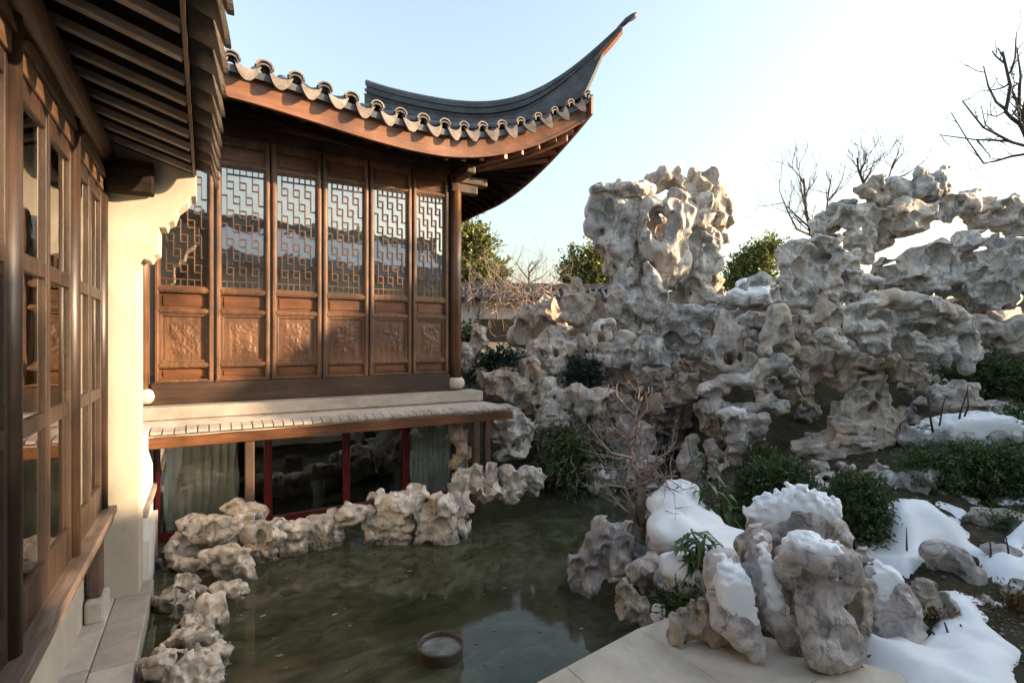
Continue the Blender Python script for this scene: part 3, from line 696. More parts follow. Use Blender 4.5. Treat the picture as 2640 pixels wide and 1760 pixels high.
# ---------------------------------------------------------------- halls behind and beside the viewpoint (they shade and are mirrored)
def house(nm, label, cx, cy, rot, L, D, z0, ze, zr, mats=('plaster', 'tile'), hipx=0.0):
    h = empty(nm, (cx, cy, z0), label=label, cat='building')
    c_, s_ = math.cos(rot), math.sin(rot)
    T = lambda x, y, z: (cx + x * c_ - y * s_, cy + x * s_ + y * c_, z)
    def part(n, boxes, m, **kw):
        b = MB()
        for q in boxes: b.box(*q)
        b.v = [T(*p) for p in b.v]; return obj(n, b, M[m], h, **kw)
    part('wall', [(-L/2, L/2, -D/2, D/2, z0, ze)], mats[0])
    b = MB(); o = .6
    v = [T(-L/2-o, -D/2-o, ze-.25), T(L/2+o, -D/2-o, ze-.25), T(L/2+o, D/2+o, ze-.25), T(-L/2-o, D/2+o, ze-.25), T(-L/2+hipx, 0, zr), T(L/2-hipx, 0, zr)]
    b.add(v, [(3,2,1,0), (0,1,5,4), (2,3,4,5), (1,2,5), (3,0,4)]); obj('roof', b, M[mats[1]], h)
    if nm == 'reception_hall':
        sb = MB(); sb.add([T(-L/2+.3, D/2-.2, ze-.02+.42*(.2)+.06), T(L/2-.3, D/2-.2, ze+.12), T(L/2-.5, .5, zr-.36), T(-L/2+.5, .5, zr-.36)], [(0,1,2,3)]); k_ = (zr-ze+.25)/(D/2+o)
        sb.v = [(q[0], q[1], 0) for q in sb.v]; loc = [(-L/2+.3, D/2-.1), (L/2-.3, D/2-.1), (L/2-.5, .45), (-L/2+.5, .45)]
        sb.v = [T(x, y, zr - k_*y + .05) for x, y in loc]; obj('added_roof_snow', sb, M['snow'], h)  # snow added to brighten the roof mirrored in the lattice glass
    rr = MB(); rr.bar(T(-L/2+hipx-.2, 0, zr+.12), T(L/2-hipx+.2, 0, zr+.12), .3, .35); obj('ridge', rr, M[mats[1]], h)
    n = max(2, int(L / 1.6))
    for i in range(n):
        x = -L/2 + L * (i + .5) / n
        w = part('window', [(x-.5, x+.5, D/2 - .02, D/2 + .05, z0 + (ze-z0)*.28, z0 + (ze-z0)*.72)], 'wood_left')
    return h
house('reception_hall', 'white walled hall with grey tiled roof standing behind the terrace', 3.0, -9.0, math.radians(-6), 15, 4, -2.6, 3.2, 5.1)
def camhouse(nm, label, x0, x1, s0, s1, z0, ze, zr):     # ridge runs away to the right of the view
    h = empty(nm, cw((x0 + x1) / 2, (s0 + s1) / 2, z0), label=label, cat='building')
    def prt(n, x0, x1, s0, s1, z0, z1, m):
        b = MB(); b.box(x0, x1, s0, s1, z0, z1); b.v = [cw(*p) for p in b.v]; obj(n, b, M[m], h)
    prt('wall', x0, x1, s0, s1, z0, ze, 'plaster'); o = .5; sm = (s0 + s1) / 2; k = (zr - ze) / ((s1 - s0) / 2)
    b = MB(); b.add([cw(*p) for p in [(x0-o, s0-o, ze-o*k), (x1+o, s0-o, ze-o*k), (x1+o, s1+o, ze-o*k), (x0-o, s1+o, ze-o*k), (x0-o, sm, zr), (x1+o, sm, zr)]],
          [(3,2,1,0), (0,1,5,4), (2,3,4,5), (1,2,5), (3,0,4)]); obj('roof', b, M['tile'], h)
    prt('ridge', x0 - o, x1 + o, sm - .15, sm + .15, zr - .1, zr + .25, 'tile')
    prt('window', x0 - .03, x0 + .05, sm - .8, sm + .8, z0 + 1.2, min(ze - .3, z0 + 3.4), 'wood_left')
camhouse('side_hall', 'tall white gabled hall standing beyond the right edge of the rock garden', 17.5, 27, 7.8, 12.0, -2.4, 4.5, 6.3)
camhouse('shade_wing', 'low unseen white wing added beyond the right edge to shade the pond and near stones', 17.5, 27, 3.0, 7.5, -2.4, 2.65, 3.15)  # unseen, added and sized to keep sun off pond and near stones
camhouse('shade_hall', 'broad unseen white hall added beyond the right edge to shade the near left windows', 17.5, 27, -6.5, 2.9, -2.4, 4.9, 6.2)  # unseen, added only to keep sun off the near left windows
# ---------------------------------------------------------------- ground and pond
pond_px = [(150, 1640), (380, 1760), (420, 1900), (1380, 1900), (1640, 1640), (1610, 1600), (1500, 1590), (1480, 1545), (1490, 1500), (1580, 1440), (1660, 1400), (1740, 1370), (1800, 1320), (1850, 1270), (1780, 1262), (1700, 1250), (1640, 1255), (1580, 1280), (1500, 1268), (1420, 1262), (1370, 1262), (1320, 1290), (1200, 1330), (1100, 1345), (900, 1385), (700, 1410), (500, 1450), (300, 1500)]
pond = np.array([WZ(x, y, -2.8)[:2] for x, y in pond_px])
pond = np.vstack([pond[:2], [(-.6, 2.5), (-.6, -3), (.4, -3), (.4, 3.2)], pond[4:]])
pond = np.vstack([pond, [(-1.2, 9.0), (-1.2, 6.0)]])
def seg_dist(P, poly):
    d = np.full(len(P), 1e9); ins = np.zeros(len(P), bool); n = len(poly)
    for i in range(n):
        a, b = poly[i], poly[(i + 1) % n]; ab = b - a
        t = np.clip(((P - a) @ ab) / (ab @ ab + 1e-12), 0, 1)
        d = np.minimum(d, np.linalg.norm(P - a - t[:, None] * ab, axis=1))
        c = ((a[1] > P[:, 1]) != (b[1] > P[:, 1])) & (P[:, 0] < (b[0] - a[0]) * (P[:, 1] - a[1]) / (b[1] - a[1] + 1e-12) + a[0])
        ins ^= c
    return np.where(ins, -d, d)
rng = np.random.default_rng(7)
LAT2 = rng.random((64, 64))
def n2(x, y, sc):
    x = x / sc; y = y / sc; xi = np.floor(x).astype(int); yi = np.floor(y).astype(int); fx = x - xi; fy = y - yi
    fx = fx*fx*(3-2*fx); fy = fy*fy*(3-2*fy)
    g = lambda a, b: LAT2[a % 64, b % 64]
    return (g(xi, yi)*(1-fx) + g(xi+1, yi)*fx)*(1-fy) + (g(xi, yi+1)*(1-fx) + g(xi+1, yi+1)*fx)*fy - .5
def ground_z(X, Y):
    X = np.asarray(X, float); Y = np.asarray(Y, float)
    s = X * SY + Y * CY; x = X * CY - Y * SY
    base = np.interp(s, [0, 4, 5, 6.7, 8, 9, 10, 11.5, 13, 16, 30], [-2.56, -2.56, -2.46, -2.28, -2.25, -2.15, -1.75, -1.0, -.65, -.5, -.5]) + .55 * np.clip((x / np.maximum(s, .5) - .55) / .2, 0, 1) * np.clip((s - 6.6) / 1.5, 0, 1) * np.clip((10.5 - s) / 1.5, 0, 1)
    left = np.interp(s, [0, 9, 11, 13, 16, 30], [-2.75, -2.65, -1.7, -.9, -.5, -.5])
    tt = x / np.maximum(s, .5); w = np.clip((tt - .15) / .25, 0, 1); z = left * (1 - w) + base * w
    z = z + .22 * n2(X, Y, 1.3) + .10 * n2(X + 9, Y, .5) + .05 * n2(X, Y + 5, .2)
    pit = np.clip((tt - .04) / .04, 0, 1) * np.clip((.37 - tt) / .05, 0, 1) * np.clip((s - 8.2) / .6, 0, 1) * np.clip((14.2 - s) / .5, 0, 1)
    z = z * (1 - pit) + np.minimum(z, -2.72) * pit
    d = seg_dist(np.stack([X.ravel(), Y.ravel()], 1), pond).reshape(X.shape)
    t = np.clip((d + .05) / .30, 0, 1)
    z = np.where(d < .25, -3.5 + (z + 3.5) * t, z)
    z = np.where((X < 3.4) & (Y < 3.6) & (s < 6), np.minimum(z, -2.66), z)
    return np.where((X < 4.0) & (Y > 7.0) & (X > -6) & (Y < 13) | (X < -.5), np.minimum(z, -2.86), z)
def axis(a, b, h, far):
    core = np.arange(a, b + h, h); out = [b + h]
    while out[-1] < far: out.append(out[-1] + (out[-1] - b) * .5 + h)
    low = [a - h]
    while low[-1] > -far: low.append(low[-1] - (a - low[-1]) * .5 - h)
    return np.array(low[::-1] + list(core) + out)
gx, gy = axis(-2, 17, .13, 500), axis(-4, 17, .13, 500)
GX, GY = np.meshgrid(gx, gy, indexing='ij'); GZ = ground_z(GX, GY)
n0, n1 = GX.shape; idx = np.arange(n0 * n1).reshape(n0, n1)
quads = np.stack([idx[:-1, :-1], idx[1:, :-1], idx[1:, 1:], idx[:-1, 1:]], -1).reshape(-1, 4)
obj('ground', (np.stack([GX, GY, GZ], -1).reshape(-1, 3), quads), M['soil'], origin=(0, 0, -3.5), smooth=True, kind='structure', label='dark garden soil around the pond and rockery')
b = MB(); b.add([(-1.25, -4, -2.8), (9, -4, -2.8), (9, 12.5, -2.8), (-1.25, 12.5, -2.8)], [(0, 1, 2, 3)])
obj('pond_water', b, M['water'], origin=(0, 0, -2.8), kind='structure', label='dark green pond water with thin ice')

# ---------------------------------------------------------------- stones: distance fields meshed by surface nets
def surface_nets(F, org, h):
    S = F < 0; nx, ny, nz = F.shape
    cnt = np.zeros((nx-1, ny-1, nz-1), np.int8); offs = [(i, j, k) for i in (0, 1) for j in (0, 1) for k in (0, 1)]
    for i, j, k in offs: cnt += S[i:nx-1+i, j:ny-1+j, k:nz-1+k]
    A = (cnt > 0) & (cnt < 8); ids = np.argwhere(A)
    if len(ids) == 0: return np.zeros((0, 3)), np.zeros((0, 4), int)
    val = {o: F[ids[:, 0]+o[0], ids[:, 1]+o[1], ids[:, 2]+o[2]] for o in offs}
    acc = np.zeros((len(ids), 3)); c = np.zeros(len(ids))
    for a in offs:
        for ax in range(3):
            if a[ax]: continue
            b_ = list(a); b_[ax] = 1; b_ = tuple(b_); va, vb = val[a], val[b_]
            m_ = (va < 0) != (vb < 0)
            t = np.where(m_, va / np.where(m_, va - vb, 1), 0)
            p = np.tile(np.array(a, float), (len(ids), 1)); p[:, ax] = t
            acc[m_] += p[m_]; c += m_
    v = (ids + acc / c[:, None]) * h + np.asarray(org)
    num = np.full(A.shape, -1, np.int64); num[A] = np.arange(len(ids))
    fs = []
    for ax in range(3):
        u, w = [(1, 2), (2, 0), (0, 1)][ax]
        lo = [slice(1, d - 1) for d in F.shape]; hi = list(lo)
        lo[ax] = slice(0, F.shape[ax] - 1); hi[ax] = slice(1, F.shape[ax])
        s0, s1 = S[tuple(lo)], S[tuple(hi)]
        e = np.argwhere(s0 != s1)
        if not len(e): continue
        flip = s1[tuple(e.T)]
        base = e.copy()
        for q in range(3):
            if q != ax: base[:, q] += 1
        def cell(du, dw):
            cc = base.copy(); cc[:, u] += du; cc[:, w] += dw; return num[cc[:, 0], cc[:, 1], cc[:, 2]]
        q = np.stack([cell(-1, -1), cell(0, -1), cell(0, 0), cell(-1, 0)], 1)
        q[flip] = q[flip][:, ::-1]; fs.append(q)
    return v, np.concatenate(fs)
def smin(a, b, k): h = np.maximum(k - np.abs(a - b), 0) / k; return np.minimum(a, b) - h*h*k*.25
def smax(a, b, k): return -smin(-a, -b, k)
def ell(X, Y, Z, c, r):
    px, py, pz = X - c[0], Y - c[1], Z - c[2]
    k0 = np.sqrt((px/r[0])**2 + (py/r[1])**2 + (pz/r[2])**2); k1 = np.sqrt((px/r[0]**2)**2 + (py/r[1]**2)**2 + (pz/r[2]**2)**2)
    return np.where(k1 > 1e-6, k0 * (k0 - 1) / np.maximum(k1, 1e-6), -min(r))
def lat3(shape, org, h, cell, seed):
    cell = cell if isinstance(cell, tuple) else (cell,) * 3
    g = np.random.default_rng(seed); ns = [int(np.ceil(n * h / c_)) + 2 for n, c_ in zip(shape, cell)]; L = g.random(ns).astype(np.float32) - .5
    for ax in range(3):
        p = np.arange(shape[ax]) * h / cell[ax]; i = np.floor(p).astype(int); f = (p - i).astype(np.float32); f = f*f*(3-2*f)
        sh = [1, 1, 1]; sh[ax] = -1
        L = np.take(L, i, ax) * (1 - f.reshape(sh)) + np.take(L, i + 1, ax) * f.reshape(sh)
    return L
def warp(F, D):
    idx = np.meshgrid(*[np.arange(n, dtype=np.float32) for n in F.shape], indexing='ij'); I = []; T = []
    for a in range(3):
        q = np.clip(idx[a] + D[a], 0, F.shape[a] - 1.001); i = q.astype(np.int32); I.append(i); T.append(q - i)
    del idx; flat = F.ravel(); s0, s1 = F.shape[1] * F.shape[2], F.shape[2]; b0 = I[0] * s0 + I[1] * s1 + I[2]
    L = lambda a, b, t: a + (b - a) * t
    c00 = L(flat[b0], flat[b0 + 1], T[2]); c01 = L(flat[b0 + s1], flat[b0 + s1 + 1], T[2])
    c10 = L(flat[b0 + s0], flat[b0 + s0 + 1], T[2]); c11 = L(flat[b0 + s0 + s1], flat[b0 + s0 + s1 + 1], T[2])
    return L(L(c00, c01, T[1]), L(c10, c11, T[1]), T[0])
STATS = [0, 0]
def stone(name, label, fr, s, blobs, holes=(), dents=(), mat='rock', group=None, rough=1.0, scoop=1.0, layers=0.0, vox=3.6, snow=None, snow_t=.075, snow_k=.02, seed=None, sink=None, depth=.8, cat='rock', bite=.5, tilt=0.0, parent=None, soft=.35):
    """blobs: (px, py, rx, ry[, ds[, rz]]) in crop pixels; ds and rz in units of rx"""
    sc = CROP[fr][2]; u = s / FPX / sc                        # units per crop pixel
    sd = seed if seed is not None else (sum(ord(c) for c in label) * 7919 + len(blobs) * 31) % 100003
    g = np.random.default_rng(sd)
    def P(x, y): a, b_ = src(fr, x, y); return (a - 1320) / FPX * s, (880 - b_) / FPX * s
    E = []
    for q in blobs:
        x, y, rx = q[0], q[1], q[2]; ry = q[3] if len(q) > 3 else rx; ds = q[4] if len(q) > 4 else g.uniform(-.12, .12)
        rz = q[5] if len(q) > 5 else depth * (.65 + .35 * min(ry / rx, rx / ry))
        mr = max(rx, ry * .8) if len(q) <= 5 else rx
        px, pz = P(x, y); E.append(((px, s + ds * rx * u, pz), (rx * u * 1.05, mr * rz * u, ry * u * 1.05)))
    h = vox * 1.40 / sc * s / FPX * 1.122                             # about vox pixels of the 2352 px frame
    lo = np.min([np.array(c) - np.array(r) for c, r in E], 0) - 4 * h; hi = np.max([np.array(c) + np.array(r) for c, r in E], 0) + 4 * h
    if snow: hi[2] += snow_t * 1.6
    if sink is not None: lo[2] = min(lo[2], sink)
    h = max(h, float(np.prod(hi - lo) / 1.6e6) ** (1 / 3))
    shp = tuple(int(n) for n in np.ceil((hi - lo) / h)); ax = [lo[i] + np.arange(shp[i]) * h for i in range(3)]
    mean = float(np.mean([min(r) for c, r in E]))
    F = np.full(shp, mean * 1.5, np.float32); k = mean * soft; fm = mean * 1.3
    def local(c, r, pad):
        sl = []
        for i in range(3):
            a = int(np.clip((c[i] - r[i] - pad - lo[i]) / h, 0, shp[i])); b_ = int(np.clip((c[i] + r[i] + pad - lo[i]) / h + 2, 0, shp[i]))
            sl.append(slice(a, b_))
        return tuple(sl), [ax[i][sl[i]].reshape([-1 if j == i else 1 for j in range(3)]) for i in range(3)]
    for c, r in E:
        sl, (X, Y, Z) = local(c, r, k * 1.5 + 2 * h)
        if F[sl].size: F[sl] = smin(F[sl], ell(X, Y, Z, c, r).astype(np.float32), k)
    tall_ = (hi - lo)[2] > 1.05 * (hi - lo)[0]
    fold = (fm * .75, fm * .9, fm * 2.0) if tall_ else (fm * 1.9, fm * 1.2, fm * .70)
    A_ = mean * .9 * min(rough, 1.0) / h
    F = warp(F, [A_ * lat3(shp, lo, h, fm * 1.15, sd + 20 + q) + .14 * A_ * lat3(shp, lo, h, mean * .5, sd + 30 + q) for q in range(3)]).astype(np.float32)
    F -= mean * (.22 + .14 * min(scoop, 1.2))
    F += (mean * .26 * rough) * lat3(shp, lo, h, fm * .9, sd)
    F += (mean * .82 * rough) * (np.abs(lat3(shp, lo, h, fold, sd + 3) + .25 * lat3(shp, lo, h, fm * .6, sd + 13)) - .12) + (mean * .11 * rough) * (np.abs(lat3(shp, lo, h, mean * .42, sd + 4)) - .12)
    cr = lat3(shp, lo, h, fm * 1.7, sd + 7) + .25 * lat3(shp, lo, h, mean * .6, sd + 8)
    F += (mean * .24 * rough) * np.exp(-(cr / (.028 + .45 * h / mean)) ** 2).astype(np.float32)
    if layers:
        zz = ax[2].reshape(1, 1, -1) + tilt * ax[0].reshape(-1, 1, 1) + 1.0 * mean * lat3(shp, lo, h, mean * 1.7, sd + 5)
        F += layers * mean * .11 * (.35 + 1.3 * np.clip(lat3(shp, lo, h, mean * 1.5, sd + 6) + .5, 0, 1)) * np.abs(np.sin(zz / mean * 4.3)).astype(np.float32) ** .6
    def surf():
        q = (F[:-1] < 0) != (F[1:] < 0)
        a = np.argwhere(q); return a
    for rad, cnt, dep in ((1.35, 22, .42), (.75, 22, .40), (.36, 5, .40), (.36, 7, -.8)):
        if scoop <= 0: break
        a = surf(); cnt = int(cnt * scoop * min(5.0, max(.5, len(E) / 5.5)))
        if not len(a): break
        for p in a[g.integers(0, len(a), cnt)]:
            p = np.clip(p, 1, np.array(shp) - 2)
            G = np.array([F[p[0]+1, p[1], p[2]] - F[p[0]-1, p[1], p[2]], F[p[0], p[1]+1, p[2]] - F[p[0], p[1]-1, p[2]], F[p[0], p[1], p[2]+1] - F[p[0], p[1], p[2]-1]])
            nn = G / (np.linalg.norm(G) + 1e-9); R = mean * rad * g.uniform(.65, 1.25) * bite * 1.7
            if R < 1.5 * h: continue
            r = R * np.array([g.uniform(.7, 1.15), g.uniform(.7, 1.1), g.uniform(.75, 1.6)])
            c = lo + p * h + nn * R * (1 - (1 - dep) * g.uniform(.55, 1.1))
            sl, (X, Y, Z) = local(c, r, 3 * h)
            if F[sl].size: F[sl] = smax(F[sl], -ell(X, Y, Z, c, r).astype(np.float32), R * .055 + .5 * h)
    F += (mean * .022 * rough) * lat3(shp, lo, h, max(mean * .16, 2.2 * h), sd + 2)
    for q in dents:                                             # scoops facing the viewpoint
        x, y, rx, ry = q[:4]; dep = (q[4] if len(q) > 4 else .7) * .62
        px, pz = P(x, y); i = int(np.clip((px - lo[0]) / h, 0, shp[0]-1)); j = int(np.clip((pz - lo[2]) / h, 0, shp[2]-1))
        col_ = np.argwhere(F[i, :, j] < 0)
        fy = lo[1] + (col_[0][0] if len(col_) else shp[1] / 2) * h; R = (rx * u, max(rx, ry) * u * dep, ry * u)
        c = (px, fy, pz); sl, (X, Y, Z) = local(c, R, 4 * h)
        if F[sl].size: F[sl] = smax(F[sl], -ell(X, Y, Z, c, R).astype(np.float32), min(R) * .3 + h)
    for q in holes:                                             # tunnels
        x, y, rx = q[:3]; ry = q[3] if len(q) > 3 else rx; px, pz = P(x, y)
        X, Z = ax[0].reshape(-1, 1, 1), ax[2].reshape(1, 1, -1); yy = (ax[1] - s).reshape(1, -1, 1)
        d2 = (np.sqrt(((X - px - .25*yy) / (rx*u))**2 + ((Z - pz + .15*yy) / (ry*u))**2) - 1) * min(rx, ry) * u
        F = smax(F, -d2.astype(np.float32), min(rx, ry) * u * .4 + h)
    F[0] = F[-1] = 1; F[:, 0] = F[:, -1] = 1; F[:, :, 0] = F[:, :, -1] = 1
    def world_of(v): return np.stack([v[:, 0]*CY + v[:, 1]*SY, -v[:, 0]*SY + v[:, 1]*CY, v[:, 2]], 1)
    def keep_big(v, f):                                        # drop crumbs cut loose by the scoops
        n = len(v); lab = np.arange(n)
        for _ in range(60):
            m_ = lab[f].min(1); new = lab.copy()
            for q in range(4): np.minimum.at(new, f[:, q], m_)
            new = new[new]
            if (new == lab).all(): break
            lab = new
        u_, c_ = np.unique(lab, return_counts=True); ok = np.isin(lab, u_[c_ >= max(.06 * n, 60)])
        mp = np.cumsum(ok) - 1; f = f[ok[f[:, 0]]]; return v[ok], mp[f]
    v, f = surface_nets(F, lo, h); v, f = keep_big(v, f); wv = world_of(v)
    ctr = wv.mean(0); org = (ctr[0], ctr[1], wv[:, 2].min())
    STATS[0] += len(f); STATS[1] += 1
    o = obj(name, (wv, f), M[mat], parent, origin=org, smooth=True)
    if parent is None: tag(o, label, cat, group)
    if snow:
        n = max(1, int(round(snow_t / h))); Fs = np.roll(F, n, 2); Fs[:, :, :n] = 1
        Fs = Fs + snow_k * snow_t + snow_t * .32 * lat3(shp, lo, h, max(mean * .8, 5*h), sd + 9)
        rr = max(1, int(round(.30 * snow_t / h)))
        for _ in range(2):                                     # two box blurs: pillowy snow
            for a_ in range(3):
                pad = [(0, 0)] * 3; pad[a_] = (rr + 1, rr); cs = np.cumsum(np.pad(Fs, pad, mode='edge'), axis=a_, dtype=np.float64)
                up_ = [slice(None)] * 3; dn_ = [slice(None)] * 3; up_[a_] = slice(2*rr + 1, None); dn_[a_] = slice(0, -(2*rr + 1))
                Fs = ((cs[tuple(up_)] - cs[tuple(dn_)]) / (2*rr + 1)).astype(np.float32)
        mk = np.full((shp[0], 1, shp[2]), 9., np.float32)
        for x, y, rx, ry in snow['at']:
            px, pz = P(x, y); X, Z = ax[0].reshape(-1, 1, 1), ax[2].reshape(1, 1, -1)
            mk = np.minimum(mk, ((np.sqrt(((X - px)/(rx*u))**2 + ((Z - pz)/(ry*u))**2) - 1) * min(rx, ry) * u).astype(np.float32))
        mk = mk + .5 * snow_t * lat3(shp, lo, h, max(mean * .35, 4*h), sd + 11)
        Fs = smax(Fs, mk, snow_t * .8)
        Fs[0] = Fs[-1] = 1; Fs[:, 0] = Fs[:, -1] = 1; Fs[:, :, 0] = Fs[:, :, -1] = 1
        v, f = surface_nets(Fs, lo, h)
        if len(f) > 30:
            v, f = keep_big(v, f); wv = world_of(v); STATS[0] += len(f)
            obj('snow_cap', (wv, f), M['snow'], smooth=True, label=snow['label'], cat='snow', kind='stuff')
    return o

S_ = 'stones edging the pond'
RK = 'stacked lake stones of the rock garden'
# --- twin pillar
stone('lake_stone', 'tall smooth grey lake stone forming the left half of the twin peak', 'C6', 12.6,
  [(905,320,85,95),(1010,330,110,90),(1090,330,70,100),(850,415,45,55),(940,480,80,100),(1020,540,100,120),(1010,640,85,80),(1005,720,75,70),(870,300,45,60)],
  dents=[(935,350,32,85,.5),(1015,410,20,28)], mat='rock_grey', rough=.7, scoop=.5, group=None, bite=.55, vox=3.9)
stone('lake_stone', 'flat knobbly ledge stone capping the left half of the twin peak', 'C6', 12.5,
  [(880,200,48,24),(960,192,55,30),(1060,205,100,32),(1140,195,60,40),(1000,160,20,18),(1060,235,60,16)], mat='rock_grey', rough=.8, scoop=.4, depth=1.2)
stone('lake_stone', 'ribbed middle stone of the twin peak with a big oval hollow', 'C6', 12.2,
  [(1190,300,60,50),(1280,300,75,50),(1330,400,32,110),(1155,420,30,120),(1300,470,60,60),(1170,540,36,70),(1270,560,80,60),(1310,640,80,80),(1260,700,60,60),(1375,600,26,80),(1215,430,60,100,1.1,.5)],
  holes=[], dents=[(1212,430,46,80,.9),(1290,410,28,80,.5)], mat='rock', rough=.6, scoop=.55, bite=.5, soft=.5)
stone('lake_stone', 'craggy right half of the twin peak catching warm light on its ragged edge', 'C6', 13.3,
  [(1270,140,80,65),(1200,170,50,70),(1350,190,60,60),(1440,110,34,45,0),(1520,140,45,55),(1480,190,80,60),(1400,240,100,70),(1560,230,60,70),(1600,290,62,45),(1480,330,110,75),(1490,420,110,60),(1610,380,52,34),(1590,480,48,34),(1470,520,100,70),(1580,585,45,28),(1480,640,90,55),(1540,700,50,26),(1460,725,100,32),(1430,790,130,36),(1400,850,150,40),(1540,800,40,50)],
  dents=[(1350,290,30,60,.8),(1530,430,22,30)], mat='rock_warm', rough=1.0, scoop=.85, layers=1.0, vox=4)
stone('lake_stone', 'pointed fin stone leaning at the foot of the twin peak', 'C6', 11.9,
  [(1175,660,26,45),(1190,740,52,60),(1215,820,60,60),(1225,900,60,60),(1160,900,45,50)], mat='rock_grey', rough=.7, scoop=.6, dents=[(1195,800,16,40)])
stone('lake_stone', 'small rounded stone tucked under the left peak', 'C6', 12.1, [(1010,735,32,32),(1060,700,22,40),(1000,800,60,55),(1090,870,75,60),(1010,900,70,50),(1100,800,45,40)], mat='rock_grey', rough=.8)
stone('lake_stone', 'broken brownish stone in the gap left of the twin peak', 'C6', 12.6, [(740,760,35,40),(700,830,40,55),(760,860,85,60),(840,870,60,55),(800,960,90,70),(900,940,60,40),(720,950,70,60)], mat='rock_warm', rough=1.1, scoop=1.2)
stone('lake_stone', 'orange brown stone by the back wall and its dark window', 'C6', 14, [(590,860,60,80),(470,950,50,70),(430,1040,60,60),(500,1080,70,50),(600,960,80,80),(540,1000,70,70)], mat='rock_warm', rough=1.0, scoop=1.0)
stone('lake_stone', 'white bone shaped stone with two eye holes', 'C6', 10.7, [(900,1000,58,40),(945,975,30,25),(858,1055,24,60),(940,1050,24,50),(870,1110,40,40),(930,1130,60,45)], holes=[(905,1003,13,17)], dents=[(910,1072,34,24,.9)], mat='rock_pale', rough=.6, scoop=.4)
stone('lake_stone', 'pierced pale stone arching beside the dark green shrub', 'C6', 10.7, [(540,1120,55,40),(600,1100,60,35),(670,1110,60,45),(725,1130,40,45),(520,1160,45,30),(610,1180,70,40),(690,1190,50,50),(640,1230,80,50)], holes=[(572,1150,18),(640,1150,16,24)], dents=[(700,1180,25,25)], mat='rock', rough=.8, scoop=.9)
stone('lake_stone', 'round stone with one dark eye hole at the rock garden centre', 'C6', 10.5, [(1020,1120,58,58),(1030,1170,45,40),(930,1130,60,34),(860,1165,60,18),(960,1180,70,40),(1040,1060,60,40)], dents=[(1040,1147,20,27,1.2)], mat='rock', rough=.6, scoop=.5)
stone('lake_stone', 'large dark grey overhanging stone under the twin peak', 'C6', 10.4,
  [(1320,960,80,65),(1420,930,100,55),(1510,940,50,60),(1300,1040,70,60),(1400,1050,110,55),(1490,1090,80,50),(1300,900,60,40),(1440,1130,90,36),(1540,1050,40,60)], dents=[(1400,1060,40,26,.8),(1350,990,26,40),(1480,1030,50,20)], mat='rock_grey', rough=.9, scoop=.9)
stone('lake_stone', 'slanting grey stone hanging left of the dark cave mouth', 'C6', 10.1, [(1150,1110,60,55),(1110,1190,36,50),(1100,1230,28,28),(1220,1130,70,65),(1290,1170,50,36),(1180,1170,60,40)], mat='rock_grey', rough=.8, scoop=.7)
stone('lake_stone', 'broad pale slab stone pierced by a round hole', 'C6', 9.9,
  [(1620,1010,60,70),(1600,930,50,50),(1560,1110,60,55),(1640,1110,70,70),(1700,1060,50,70),(1720,1200,70,60),(1620,1230,60,40),(1560,1170,40,50),(1680,1260,80,40)], holes=[(1632,1182,30,34),(1690,1172,15,28)], mat='rock', rough=.6, scoop=.6)
stone('lake_stone', 'dark flat stone shelf under a long snow drift', 'C8', 9.8, [(120,430,80,34),(230,420,100,50),(320,400,60,70),(180,330,60,40),(260,300,50,40),(90,420,50,20)], mat='rock_grey', rough=.7, scoop=.5, depth=1.2, snow={'at': [(190,350,125,70)], 'label': 'snow drift lying on the dark flat shelf stone'}, snow_t=.12)
stone('lake_stone', 'brown and white upright stone at the left end of the rock garden', 'C6', 10.4, [(500,1230,55,50),(540,1280,34,50),(470,1280,34,70),(480,1370,30,70),(450,1220,30,40)], mat='rock_warm', rough=.8, scoop=.7)
stone('lake_stone', 'pale jagged stone with a small round hole below the dark green shrub', 'C6', 10.2, [(600,1340,70,50),(660,1390,55,50),(540,1400,36,60),(560,1350,45,40),(700,1430,50,40),(630,1440,60,40)], holes=[(630,1400,11)], mat='rock', rough=1.0, scoop=1.1)
stone('lake_stone', 'two pointed stones hanging like teeth over the cave', 'C6', 10.0, [(790,1400,60,50),(785,1470,34,45),(790,1515,14,22),(870,1400,55,50),(885,1460,34,40),(900,1490,18,22),(940,1390,50,36),(760,1360,60,40)], mat='rock_pink', rough=.7, scoop=.6)
stone('lake_stone', 'yellowish rounded stone wedged beside the hanging teeth', 'C6', 10.9, [(980,1400,46,30),(1030,1425,50,38),(1070,1440,30,30),(990,1450,50,30)], mat='rock_warm', rough=.5, scoop=.3)
stone('lake_stone', 'layered brown block under the round eyed stone', 'C6', 10.9, [(1030,1240,85,45),(1120,1280,90,40),(1040,1310,85,45),(960,1270,40,50),(1080,1350,70,25),(1180,1260,50,30)], mat='rock_warm', rough=.9, scoop=.6, layers=1.2)
stone('lake_stone', 'smooth egg shaped brown stone above the cave', 'C6', 10.9, [(1210,1430,44,56),(1220,1460,40,40)], mat='rock_warm', rough=.4, scoop=.2)
stone('lake_stone', 'curled stone with a spiral hollow left of the cave', 'C9', 10.0, [(590,730,60,50),(560,770,50,50),(640,770,40,40),(690,760,36,60),(620,700,60,30)], dents=[(600,740,36,14,.8)], mat='rock', rough=.6, scoop=.7)
stone('lake_stone', 'pale fluted stone column left of the cave shrub', 'C9', 10.5, [(540,840,70,60),(500,860,50,50),(560,920,60,60),(530,980,50,50),(600,1000,50,60),(560,1060,60,60),(640,860,40,60)], mat='rock', rough=.9, scoop=1.0)
stone('lake_stone', 'rosy upright stone inside the cave mouth', 'C9', 10.7, [(1080,820,100,80),(1180,860,80,80),(1090,900,110,60),(1200,930,80,60),(1040,960,60,40),(1130,970,110,50)], mat='rock_pink', rough=.8, scoop=.6)
